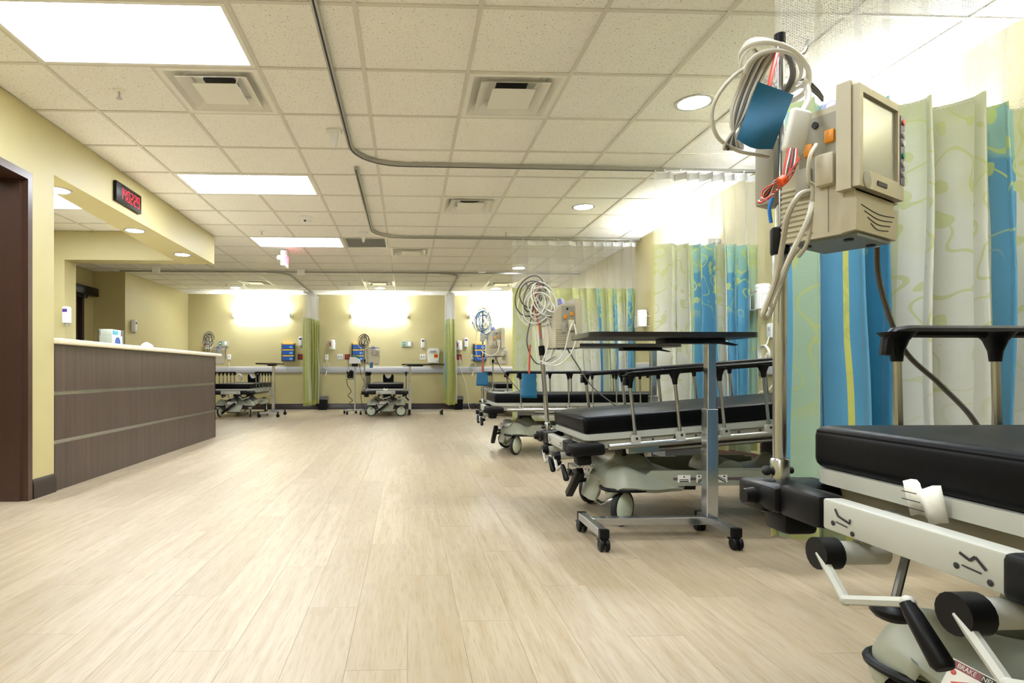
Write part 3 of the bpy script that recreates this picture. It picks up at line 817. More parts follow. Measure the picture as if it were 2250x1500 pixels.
def plate(name, loc, label, w, h, mat, cat, group=None, rz=0, kids=()):
    t_ = thing(name, label, cat, loc, rz, group)
    obj('cover_plate', MB().rbox(-w / 2, w / 2, -.012, 0, -h / 2, h / 2, .003), mat, t_)
    for n_, (x0, x1, z0, z1), m_, d in kids: obj(n_, MB().rbox(x0, x1, -.012 - d, -.008, z0, z1, .0015, 1), m_, t_)
    return t_
duplex = lambda m: [('socket', (-.045, -.01, -.035, .035), m, .004), ('socket', (.01, .045, -.035, .035), m, .004)]
plate('wall_outlet', (-1.54, YB, 1.195), 'white double outlet plate left of a red outlet', .125, .125, M_WHITE, 'outlet', kids=duplex(M_LGREY))
plate('wall_outlet', (.352, YB, 1.195), 'white double outlet plate beneath a sanitizer dispenser near sharps container', .125, .125, M_WHITE, 'outlet', kids=duplex(M_LGREY))
plate('wall_outlet', (-3.137, YB, .395), 'white low outlet plate beside the stretcher wheels behind the counter', .075, .125, M_WHITE, 'outlet', kids=[('socket', (-.02, .02, .01, .05), M_LGREY, .004), ('socket', (-.02, .02, -.05, -.01), M_LGREY, .004)])
for x, l in ((-2.432, 'dark red outlet plate below the blue glove boxes, empty'), (-1.368, 'dark red outlet plate with plugged cords left of glove boxes'), (1.185, 'dark red outlet plate with white cord right of the right hanging curtain')):
    plate('red_outlet', (x, YB, 1.196), l, .122, .122, M_REDP, 'outlet', 'red emergency outlets', kids=[('socket', (-.045, -.01, -.035, .035), M_REDP, .004), ('socket', (.01, .045, -.035, .035), M_REDP, .004)])
for x, l in ((-4.165, 'grey gas outlet pair with green panel near the counter end'), (-.015, 'grey gas outlet pair with green panel left of a sanitizer dispenser')):
    t_ = thing('gas_outlet', l, 'gas outlet', (x, YB, 1.494), 0, 'medical gas outlets')
    for s, m_, in ((-1, M_GREEN), (1, M_WHITE)):
        obj('cover_plate', MB().prism([(s * .06 - .058, -.068), (s * .06 + .058, -.068), (s * .06 + .058, .068), (s * .06 - .058, .068)], -.028, 0, 'y').bevel(.008, 1), M_LGREY, t_)
        obj('inset', MB().rbox(s * .06 - .03, s * .06 + .03, -.032, -.02, -.045, .045, .004, 1), m_, t_)
        obj('port', MB().rbox(s * .06 - .014, s * .06 + .014, -.036, -.02, -.016, .016, .004, 1), M_WHITE, t_)
def nurse_call(loc, rz, label, coil=True):
    t_ = thing('nurse_call', label, 'call station', loc, rz, 'nurse call stations')
    obj('cover_plate', MB().rbox(-.036, .036, -.02, 0, -.06, .06, .004), M_WHITE, t_)
    obj('button', MB().rbox(-.012, .012, -.024, -.018, .0, .03, .002, 1), M_LGREY, t_)
    if coil:
        pts = [(0, -.02, -.05), (0, -.035, -.10)]
        for k in range(34):
            a = PI / 2 + 2 * PI * k / 12; pts.append((.066 * math.cos(a) + .004 * math.sin(k), -.048 - .0010 * k, -.19 + .066 * math.sin(a)))
        pts += [(.01, -.085, -.29), (0, -.07, -.34)]
        obj('cord', MB().tube(pts, .0055, 6, smooth=2), M_CABLEW, t_)
        obj('handset', MB().tube([(0, -.07, -.335), (.0, -.065, -.37), (-.02, -.06, -.42)], .013, 8), M_WHITE, t_)
    else:
        obj('cord', MB().tube([(0, -.022, -.05), (.003, -.03, -.16), (0, -.045, -.24), (-.002, -.048, -.36), (-.004, -.045, -.55)], .004, 6), M_CABLEW, t_)
        obj('pull_bead', MB().ball((.003, -.022, -.165), .014), M_WHITE, t_)
nurse_call((-4.03, YB, 1.19), 0, 'white call station with a straight pull cord near counter end', False)
nurse_call((-1.838, YB, 1.19), 0, 'white call station with coiled cord right of the left hanging curtain')
nurse_call((1.50, YB, 1.19), 0, 'white call station with coiled cord left of the far stretcher pole')
nurse_call((XR, 4.82, 1.20), -PI / 2, 'white call station with coiled cord on the right wall by the curtain')
def wipes(loc, rz, label, pink=True, group='wipes canisters'):
    t_ = thing('wipes_canister', label, 'canister', loc, rz, group)      # faces local -y
    obj('tub', MB().lathe([(.001, -.105), (.058, -.105), (.062, -.098), (.062, .055), (.058, .06), (.001, .06)], (0, -.075, 0), n=24), M_WHITE, t_)
    obj('lid', MB().lathe([(.001, .06), (.056, .06), (.060, .066), (.060, .088), (.052, .1), (.001, .1)], (0, -.075, 0), n=24), M_WHITE, t_)
    if pink: obj('label_patch', MB().prism([(.0635 * math.cos(a), -.075 + .0635 * math.sin(a)) for a in [(-2.6 + .12 * k) for k in range(6)]] + [(.06 * math.cos(a), -.075 + .06 * math.sin(a)) for a in [(-2.0 - .12 * k) for k in range(6)]], -.05, .045), M_PINK, t_)
    else: obj('label_patch', MB().prism([(.063 * math.cos(a), -.075 + .063 * math.sin(a)) for a in [(-2.2 + .12 * k) for k in range(8)]] + [(.061 * math.cos(a), -.075 + .061 * math.sin(a)) for a in [(-1.36 - .12 * k) for k in range(8)]], .036, .042), M_RED, t_)
    wr = MB(); wr.tube([(-.068, -.005, -.11), (-.068, -.14, -.11), (.068, -.14, -.11), (.068, -.005, -.11)], .003, 6)
    wr.tube([(-.07, 0, .02), (-.07, -.135, .02), (-.07, -.14, -.02), (-.07, -.14, -.11)], .003, 6).tube([(.07, 0, .02), (.07, -.135, .02), (.07, -.14, -.02), (.07, -.14, -.11)], .003, 6)
    obj('wire_bracket', wr, M_WHITEM, t_)
wipes((-4.49, YB, 1.48), 0, 'pink-labelled white wipes canister behind the pole near counter end')
wipes((-1.70, YB, 1.475), 0, 'pink-labelled white wipes canister right of the left hanging curtain')
wipes((1.185, YB, 1.465), 0, 'pink-labelled white wipes canister right of the right hanging curtain')
wipes((XR, 7.36, 1.54), -PI / 2, 'white wipes canister in wire bracket on the strip of wall between curtains', False)
wipes((XR, 4.82, 1.49), -PI / 2, 'white wipes canister on right wall beside the white and blue curtain', False)
# glove box racks
def glove_rack(x, label, lab2):
    t_ = thing('glove_rack', label, 'rack', (x, YB, 1.10), 0, 'glove box racks')
    obj('frame', MB().box(-.15, -.145, -.10, 0, 0, .40).box(.145, .15, -.10, 0, 0, .40).box(-.15, .15, -.004, 0, 0, .40), M_CLEAR, t_)
    for k in range(3): obj('shelf', MB().box(-.145, .145, -.10, 0, .002 + k * .133, .006 + k * .133), M_CLEAR, t_)
    for k in range(3):
        g = thing('glove_box', lab2[k], 'box', (x, YB - .05, 1.107 + k * .133), 0, 'blue glove boxes')
        obj('carton', MB().rbox(-.125, .125, -.045, .04, 0, .122, .002, 1), M_BLUEBOX, g)
        obj('top_band', MB().box(-.126, .126, -.0465, .0405, .098, .1225), M_YELLOW, g)
        obj('opening_print', MB().box(.03, .10, -.0468, -.0452, .02, .06), pm('pale_blue_print', rgb(120, 170, 220), .5, var=.4, scale=60), g)
for x, d in ((-2.692, 'beside the left hanging curtain'), (-1.112, 'behind the vital signs stand'), (1.66, 'behind the far right pole')):
    glove_rack(x, 'clear wall rack holding three blue glove boxes ' + d, ['bottom blue glove box in the rack ' + d, 'middle blue glove box in the rack ' + d, 'top blue glove box in the rack ' + d])
# sharps container
sh = thing('sharps_container', 'white wall sharps container with orange and yellow label', 'sharps container', (.59, YB, 1.06))
obj('bin', MB().prism([(-.115, 0), (.115, 0), (.135, .24), (-.135, .24)], -.13, 0, 'y').bevel(.02, 3), M_TUBSHARP, sh)
obj('lid', MB().prism([(-.145, .235), (.145, .235), (.14, .26), (.125, .315), (.10, .33), (-.10, .33), (-.125, .315), (-.14, .26)], -.14, 0, 'y').bevel(.006, 2), M_TUBSHARP, sh)
obj('chute', MB().rbox(-.07, .06, -.152, -.135, .235, .275, .004), M_LGREY, sh)
obj('warning_label', MB().box(.015, .105, -.1345, -.130, .105, .205), M_YELLOW, sh)
obj('warning_patch', MB().box(.02, .10, -.1365, -.134, .125, .185), pm('warning_orange', rgb(214, 70, 26), .5), sh)
obj('lock', MB().cyl((.085, -.136, .035), (.085, -.128, .035), .012), M_INK, sh)
# waste bins
def bin_(x, y, label, w=.11, h=.30):
    t_ = thing('waste_bin', label, 'bin', (x, y, 0), 0, 'black waste bins')
    mb = MB(); q = []
    for s, z in ((.82, 0), (1, h), (.94, h), (.78, .01)):
        q.append([mb.bm.verts.new((sx * w * s, sy * w * .85 * s, z)) for sx, sy in ((-1, -1), (1, -1), (1, 1), (-1, 1))])
    for A, B in zip(q, q[1:]):
        for e in range(4): mb._face([A[e], A[(e + 1) % 4], B[(e + 1) % 4], B[e]])
    mb._face(q[0]); mb._face(q[-1])
    obj('tub', mb, M_BLACK, t_)
    mb = MB(); q = []
    for s, z in ((1.02, h * .80), (1.04, h + .006), (.9, h + .004), (.8, h * .5)):
        q.append([mb.bm.verts.new((sx * w * s, sy * w * .85 * s, z + random.uniform(-.012, .0) * (z < h * .9))) for sx, sy in ((-1, -1), (0, -1.01), (1, -1), (1, 1), (0, 1.01), (-1, 1))])
    for A, B in zip(q, q[1:]):
        for e in range(6): mb._face([A[e], A[(e + 1) % 6], B[(e + 1) % 6], B[e]])
    obj('liner', mb, M_LINER, t_)
bin_(-1.90, 13.22, 'black waste bin with clear liner at foot of the left hanging curtain')
bin_(1.15, 13.22, 'black waste bin with clear liner at foot of the right hanging curtain')
bin_(1.98, 4.24, 'black waste bin on the floor behind the tilted stretcher', .125, .30)

# ------------------------------------------------------------------ stretchers
# local axes: foot towards -x, head towards +x, +y the pole side, floor z = 0
def shell_mesh(name, sgn, xc):
    """moulded base cover over a pair of casters; sgn -1 foot end, +1 head end; xc = wheel axle x"""
    mb = MB(); nx, ny = 30, 40; top, bot = [], []
    prof = [(-.10, .30), (-.085, .335), (-.06, .355), (0, .37), (.08, .365), (.18, .33), (.27, .29), (.36, .265)]
    def hw(x):
        for (a, ha), (b, hb) in zip(prof, prof[1:]):
            if a <= x <= b: return ha + (hb - ha) * (x - a) / (b - a)
        return prof[-1][1]
    sx = 1 if sgn < 0 else -1
    for i in range(nx + 1):
        x = -.10 + .46 * i / nx; R1, R2 = [], []
        for j in range(ny + 1):
            t = -1 + 2 * j / ny; y = t * hw(x)
            z = .272
            z += .062 * math.exp(-(x / .105) ** 2 - ((abs(y) - .275) / .09) ** 2)
            r = math.hypot(x - .15, y)
            z += .085 / (1 + math.exp((r - .105) / .018)) + .02 * math.exp(-(r / .17) ** 2)
            z -= .03 * max(0, (-.01 - x) / .09) ** 2.2 + .03 * max(0, (-.01 - x) / .09) ** 2 * (abs(y) > .2)
            z -= .07 * abs(t) ** 9
            R1.append(mb.bm.verts.new((xc + sx * x, y, z)))
            R2.append(mb.bm.verts.new((xc + sx * (x * .96 + .004), y * .96, z - .02)))
        top.append(R1); bot.append(R2)
    for L in (top, bot):
        for i in range(nx):
            for j in range(ny): mb._face([L[i][j], L[i][j + 1], L[i + 1][j + 1], L[i + 1][j]])
    for i in range(nx):
        for j in (0, ny): mb._face([top[i][j], top[i + 1][j], bot[i + 1][j], bot[i][j]])
    for j in range(ny):
        for i in (0, nx): mb._face([top[i][j], top[i][j + 1], bot[i][j + 1], bot[i][j]])
    # sloping nose flap between the casters
    fl_ = []
    for lay in (0, 1):
        R = []
        for i in range(9):
            a = i / 8; w2 = .17 - .045 * a + .03 * math.exp(-(a / .2) ** 2); z = .262 - .16 * a; x = -.075 - .05 * a ** .8 + .012 * lay
            R.append([mb.bm.verts.new((xc + sx * (x + .02 * abs(t) ** 3), t * w2, z)) for t in [-1 + 2 * j / 10 for j in range(11)]])
        fl_.append(R)
    for R in fl_:
        for i in range(8):
            for j in range(10): mb._face([R[i][j], R[i][j + 1], R[i + 1][j + 1], R[i + 1][j]])
    for i in range(8):
        for j in (0, 10): mb._face([fl_[0][i][j], fl_[0][i + 1][j], fl_[1][i + 1][j], fl_[1][i][j]])
    for j in range(10): mb._face([fl_[0][8][j], fl_[0][8][j + 1], fl_[1][8][j + 1], fl_[1][8][j]])
    return mb.mesh(name, M_CREAM, 60)
XW, XH = -.75, .46          # caster axles
def pictogram(kind, s=1.0):
    """flat black sign in the x-z plane (thickness along y)"""
    mb = MB()
    def bar(a, b, t=.006):
        d = Vector((b[0] - a[0], 0, b[1] - a[1])); n = Vector((-d.z, 0, d.x)).normalized() * t / 2 * s
        P = [Vector((a[0] * s, 0, a[1] * s)), Vector((b[0] * s, 0, b[1] * s))]
        q = [P[0] + n, P[1] + n, P[1] - n, P[0] - n]
        A = [mb.bm.verts.new(v) for v in q]; B = [mb.bm.verts.new(v + Vector((0, -.0008, 0))) for v in q]
        for i in range(4): mb._face([A[i], A[(i + 1) % 4], B[(i + 1) % 4], B[i]])
        mb._face(A[::-1]); mb._face(B)
    if kind == 'flat': bar((-.026, -.014), (.026, -.014)); bar((-.026, -.004), (.024, -.004), .004); mb.ball((0, 0, .012), .005, .001, .005, 8)
    if kind == 'up': bar((-.026, -.018), (.026, .008)); bar((-.026, -.008), (.024, .016), .004); mb.ball((-.02, 0, .014), .005, .001, .005, 8)
    if kind == 'down': bar((-.026, .008), (.026, -.018)); bar((-.024, .016), (.026, -.008), .004); mb.ball((.018, 0, .014), .005, .001, .005, 8)
    if kind == 'knee': bar((-.03, .014), (-.006, .004)); bar((-.006, .004), (.006, .015)); bar((.006, .015), (.03, -.006)); bar((-.024, -.012), (.02, -.016), .003); mb.ball((-.026, 0, -.012), .005, .001, .005, 8); mb.ball((.026, 0, -.02), .005, .001, .005, 8)
    if kind == 'back': bar((-.026, .022), (-.014, .004)); bar((-.014, .004), (.03, -.006)); bar((.03, -.006), (.03, .006), .004); bar((-.022, -.014), (.02, -.018), .003); mb.ball((-.024, 0, -.014), .005, .001, .005, 8); mb.ball((.026, 0, -.022), .005, .001, .005, 8)
    return mb
SM = {}
def build_stretcher_parts():
    P = []      # (name, mesh, litter?, [(sub name, mesh, matrix)])
    I = Matrix.Identity(4)
    P.append(('base_shell', shell_mesh('base_shell', -1, XW), 0, []))
    P.append(('base_shell', shell_mesh('base_shell', 1, XH), 0, []))
    for s in (-1, 1):
        y0, y1 = (s * .278, s * .262)
        poly = [(XW + .17, .30), (XH - .15, .30), (XH - .15, .215), (XW + .32, .215), (XW + .28, .185), (XW + .24, .185), (XW + .13, .27)]
        me = MB().prism(poly, min(y0, y1), max(y0, y1), 'y').mesh('side_panel', M_CREAM)
        yo = s * .279; subs = []
        subs.append(('stripe', MB().box(XW + .29, XH - .15, min(yo, yo + s * .001), max(yo, yo + s * .001), .247, .262).mesh('stripe', M_STRIPE), I))
        for k, kd in enumerate(('flat', 'up', 'down')):
            x = XW + .35 + k * .105
            subs.append(('decal', MB().box(x - .036, x + .036, min(yo, yo + s * .002), max(yo, yo + s * .002), .234, .276).mesh('decal', M_PAPER), I))
            subs.append(('pictogram', pictogram(kd, 1.0).mesh('pictogram', M_INK), Matrix.Translation((x, yo + s * .0024 + (.0008 if s > 0 else 0), .254))))
        P.append(('side_panel', me, 0, subs))
    P.append(('tray', MB().box(XW + .2, XH - .15, -.262, .262, .215, .225).box(XW + .55, XH - .2, -.262, -.255, .29, .31).box(XW + .55, XH - .2, .255, .262, .29, .31).mesh('tray', M_CREAM), 0, []))
    P.append(('tank_cradle', MB().prism([(XW + .66 + .09 * math.cos(a), .26 + .085 * math.sin(a)) for a in [PI * k / 8 for k in range(9)]], -.20, .12, 'y').mesh('tank_cradle', M_CREAM), 0, []))
    for x in (XW + .15, XH - .15):
        mb = MB()
        for k in range(5): mb.box(x - .065, x + .065, -.065, .065, .352 + k * .012, .360 + k * .012)
        mb.box(x - .058, x + .058, -.058, .058, .34, .46)
        P.append(('column_boot', mb.mesh('column_boot', M_RUBBER), 0, []))
    tire = MB().lathe([(.070, -.016), (.094, -.016), (.1, -.010), (.1, .010), (.094, .016), (.070, .016)], axis='y', n=28).mesh('caster', M_RUBBER)
    cov = MB().lathe([(.001, -.030), (.045, -.028), (.078, -.020), (.086, -.012), (.086, .012), (.078, .020), (.045, .028), (.001, .030)], axis='y', n=28).mesh('wheel_cover', M_WCOVER)
    fork = MB().rbox(-.035, .035, -.034, .034, .085, .135, .012).cyl((0, 0, .12), (0, 0, .17), .018).mesh('caster_fork', M_WCOVER)
    for x, y, a in ((XW, -.285, .35), (XW, .285, -.2), (XH, -.285, .15), (XH, .285, -.1)):
        M4 = Matrix.Translation((x, y, .1)) @ Matrix.Rotation(a, 4, 'Z')
        P.append(('caster', tire, M4, [('wheel_cover', cov, I), ('caster_fork', fork, I)]))
    for s in (-1, 1):
        pts = [(XW - .05, s * .17, .20), (XW - .10, s * .22, .205), (XW - .105, s * .30, .205), (XW - .06, s * .345, .205), (XW + .05, s * .355, .205), (XW + .12, s * .33, .205), (XW + .14, s * .28, .215)]
        P.append(('brake_bar', MB().tube(pts, .0105, 8, smooth=5).mesh('brake_bar', M_BLACK), 0, []))
    P.append(('steering_bar', MB().tube([(XW + .02, -.24, .15), (XW - .03, -.19, .12), (XW - .06, -.13, .085), (XW - .06, .13, .085), (XW - .03, .19, .12), (XW + .02, .24, .15)], .011, 8).box(XW - .02, XW + .03, -.12, -.07, .10, .20).mesh('steering_bar', M_STEEL), 0, []))
    ped = MB().rbox(-.022, .022, -.155, .155, -.02, .02, .006, 2, Matrix.Translation((XW - .165, .075, .17)) @ Matrix.Rotation(-.66, 4, 'X')).mesh('foot_pedal', M_BLACK)
    P.append(('foot_pedal', ped, 0, [('pedal_stem', MB().tube([(XW - .155, .06, .18), (XW - .06, .05, .20)], .012, 8).mesh('pedal_stem', M_BLACK), I)]))
    # brake label on the sloping nose
    lm = Matrix.Translation((XW - .102, .03, .268)) @ Matrix.Rotation(-PI / 2, 4, 'Z') @ Matrix.Rotation(math.radians(62), 4, 'X')
    sub = [('red_band', MB().box(-.085, -.028, .018, .032, 0, .0026).mesh('red_band', M_REDP), I), ('black_band', MB().box(-.028, .085, .018, .032, 0, .0026).mesh('black_band', M_INK), I)]
    for k, (tx, x) in enumerate((('BRAKE', -.056), ('NEUTRAL', 0.0), ('STEER', .057))): sub.append(('lettering', text_mesh(tx, .0125, M_PAPER), Matrix.Translation((x, .025, .0028))))
    for k, x in enumerate((-.056, 0.0, .057)):
        sub.append(('pictogram', pictogram(('up', 'flat', 'down')[k], .6).mesh('pictogram', M_RED if k == 0 else M_INK), Matrix.Translation((x, -.004, .003)) @ Matrix.Rotation(-PI / 2, 4, 'X')))
    P.append(('brake_label', MB().box(-.088, .088, -.032, .034, 0, .002).mesh('brake_label', M_PAPER), lm, sub))
    # litter
    P.append(('mattress', MB().rbox(-.97, .95, -.33, .33, .535, .63, .022, 3).mesh('mattress', M_VINYL), 1, [
        ('piping', MB().tube([(-.966, -.312, .618), (-.966, .312, .618)], .004, 6).tube([(-.95, -.327, .62), (.93, -.327, .62)], .004, 6).tube([(-.95, .327, .62), (.93, .327, .62)], .004, 6).mesh('piping', M_VINYL), I)]))
    deck = MB(); pl = []
    for cx, cy, a0 in ((-.90, -.28, PI), (.90, -.28, 1.5 * PI), (.90, .28, 0), (-.90, .28, PI / 2)):
        for k in range(6): a = a0 + PI / 2 * k / 5; pl.append((cx + .07 * math.cos(a), cy + .07 * math.sin(a)))
    P.append(('deck', deck.prism(pl, .503, .535).mesh('deck', M_LGREY), 1, []))
    lf = MB()
    for s in (-1, 1): lf.box(-.92, .90, s * .325 - .015, s * .325 + .015, .455, .503)
    for x in (-.92, -.45, .2, .88): lf.box(x, x + .04, -.31, .31, .46, .50)
    for x in (XW + .15, XH - .15): lf.box(x - .12, x + .12, -.14, .14, .435, .465)
    lf.box(-.80, .60, -.05, .05, .43, .46)
    P.append(('litter_frame', lf.mesh('litter_frame', M_TAUPE), 1, [('rivet', MB().cyl((-.6 + .12 * k, -.342, .485), (-.6 + .12 * k, -.339, .485), .006, n=8).mesh('rivet', M_INK), I) for k in range(8)]))
    for s in (-1, 1):
        P.append(('side_tube', MB().cyl((-.86, s * .385, .467), (.93, s * .385, .467), .0165, n=16).mesh('side_tube', M_ALU), 1, []))
        P.append(('lower_tube', MB().cyl((-.70, s * .27, .418), (.80, s * .27, .418), .0145, n=12).box(-.72, -.55, s * .27 - .02, s * .27 + .02, .405, .455).mesh('lower_tube', M_STEEL), 1, []))
    fb = MB().rbox(-1.055, -1.015, -.185, .175, .437, .497, .004)
    P.append(('foot_bar', fb.mesh('foot_bar', M_LGREY), 1, [
        ('pictogram', pictogram('knee', .68).mesh('pictogram', M_INK), Matrix.Translation((-1.0562, -.138, .468)) @ Matrix.Rotation(-PI / 2, 4, 'Z')),
        ('pictogram', pictogram('back', .68).mesh('pictogram', M_INK), Matrix.Translation((-1.0562, .122, .468)) @ Matrix.Rotation(-PI / 2, 4, 'Z')),
        ('stay', MB().box(-1.02, -.90, -.16, -.12, .455, .475).box(-1.02, -.90, .12, .16, .455, .475).mesh('stay', M_LGREY), I)]))
    for s in (-1, 1):
        mb = MB().rbox(-1.06, -1.0, min(s * .18, s * .31), max(s * .18, s * .31), .43, .50, .012)
        mb.rbox(-1.075, -.89, min(s * .30, s * .43), max(s * .30, s * .43), .432, .495, .018)
        mb.rbox(-1.04, -.96, min(s * .315, s * .40), max(s * .315, s * .40), .38, .44, .014)
        mb.cyl((-1.075, s * .385, .455), (-1.095, s * .385, .455), .02, .014)
        P.append(('corner_bumper', mb.mesh('corner_bumper', M_BLACK), 1, []))
    for s, k in ((1, 0), (-1, 1)):
        yk = .115 if s > 0 else -.165
        arm = MB()
        pts = [(-1.105, yk, .405), (-1.112, yk - .075, .345), (-1.112, yk - .205, .392)]
        for a, b in zip(pts, pts[1:]): arm.tube([a, b], .0085, 6)
        arm.ball(pts[1], .010, n=8).ball(pts[2], .011, n=8)
        P.append(('crank', arm.mesh('crank', M_LGREY), 1, [
            ('crank_knob', MB().cyl((-1.075, yk, .405), (-1.112, yk, .405), .030, n=18).mesh('crank_knob', M_BLACK), I),
            ('crank_sleeve', MB().cyl((-.98, yk, .405), (-1.075, yk, .405), .022, n=16).box(-1.03, -1.0, yk - .012, yk + .012, .41, .45).mesh('crank_sleeve', M_LGREY), I),
            ('crank_handle', MB().lathe([(.010, 0), (.013, .02), (.016, .09), (.012, .097), (.001, .097)], n=12).xf(Matrix.Translation((-1.115, yk - .205, .392)) @ Matrix.Rotation(PI - .75, 4, 'X')).mesh('crank_handle', M_BLACK), I)]))
    P.append(('release_rod', MB().tube([(-.97, .07, .43), (-1.04, .02, .345)], .007, 8).mesh('release_rod', M_STEEL), 1, [('release_knob', MB().ball((-1.05, .012, .336), .032, .036, .018, 14).mesh('release_knob', M_BLACK), I)]))
    # side rails
    posts = [-.72 + .245 * k for k in range(6)]
    for s in (-1, 1):
        y = s * .385
        top = MB().tube([(-.745, y, .790), (-.742, y, .825), (-.725, y, .842), (-.69, y, .847), (.53, y, .847), (.57, y, .842), (.585, y, .825), (.588, y, .79)], .0155, 10)
        for x in posts: top.lathe([(.012, .775), (.015, .80), (.024, .825), (.04, .845), (.001, .845)], (x, y, 0), 'z', 10)
        sub = []
        for x in posts:
            sub.append(('post', MB().cyl((x + .008, y, .495), (x, y, .79), .0095, n=10).mesh('post', M_STEEL), I))
            sub.append(('bracket', MB().prism([(x - .012, .470), (x + .030, .470), (x + .030, .508), (x + .022, .52), (x - .004, .52), (x - .012, .508)], y - .014, y + .014, 'y').mesh('bracket', M_LGREY), I))
            sub.append(('pivot', MB().cyl((x + .009, y - .018, .503), (x + .009, y + .018, .503), .007, n=8).mesh('pivot', M_INK), I))
        P.append(('side_rail', top.mesh('side_rail', M_BLACK), 1, sub))
    return P
SPARTS = build_stretcher_parts()
def litter_matrix(dh, tilt):
    piv = Vector((XW + .15, 0, .46))
    return Matrix.Translation((0, 0, dh)) @ Matrix.Translation(piv) @ Matrix.Rotation(-tilt, 4, 'Y') @ Matrix.Translation(-piv)
def stretcher(label, loc, rz, dh=0.0, tilt=0.0, turn=()):
    t_ = thing('hospital_stretcher', label, 'stretcher', (*loc, 0), rz, 'wheeled hospital stretchers')
    LM = litter_matrix(dh, tilt)
    nc = 0
    for n_, me, lit, subs in SPARTS:
        m4 = lit if isinstance(lit, Matrix) else (LM if lit == 1 else Matrix.Identity(4))
        if n_ == 'caster':
            if nc < len(turn): m4 = m4 @ Matrix.Rotation(turn[nc], 4, 'Z')
            nc += 1
        if dh and n_ == 'column_boot':
            m4 = Matrix.Translation((0, 0, -.34 * (dh / .12))) @ Matrix.Diagonal((1, 1, 1 + dh / .12, 1))
        o = put(n_, me, t_, mat4=m4)
        for sn, sm, smx in subs: put(sn, sm, o, mat4=smx)
    W = Matrix.Translation((*loc, 0)) @ Matrix.Rotation(rz, 4, 'Z') @ LM
    return t_, W
B1 = stretcher('nearest black-mattress stretcher, raised, with a paper tag on its frame', (1.89, .97), 0, .10, .0)
B2 = stretcher('black-mattress stretcher with its bed tilted head-up, behind chrome overbed table', (1.94, 3.48), 0, 0, math.radians(4.4), turn=(.32, .8))
B3 = stretcher('level black-mattress stretcher standing before the wide pale leaf-patterned curtain', (1.86, 6.25), 0, turn=(.5, .6))
BA = stretcher('stretcher by the back wall partly hidden behind the counter end', (-3.27, 11.98), PI / 2)
BB = stretcher('stretcher at the back wall with its foot facing the room, headrest on top', (-.41, 12.02), PI / 2, turn=(1.3, 1.6))
BC = stretcher('stretcher at the back wall mostly hidden behind the far right poles', (2.02, 12.06), PI / 2)

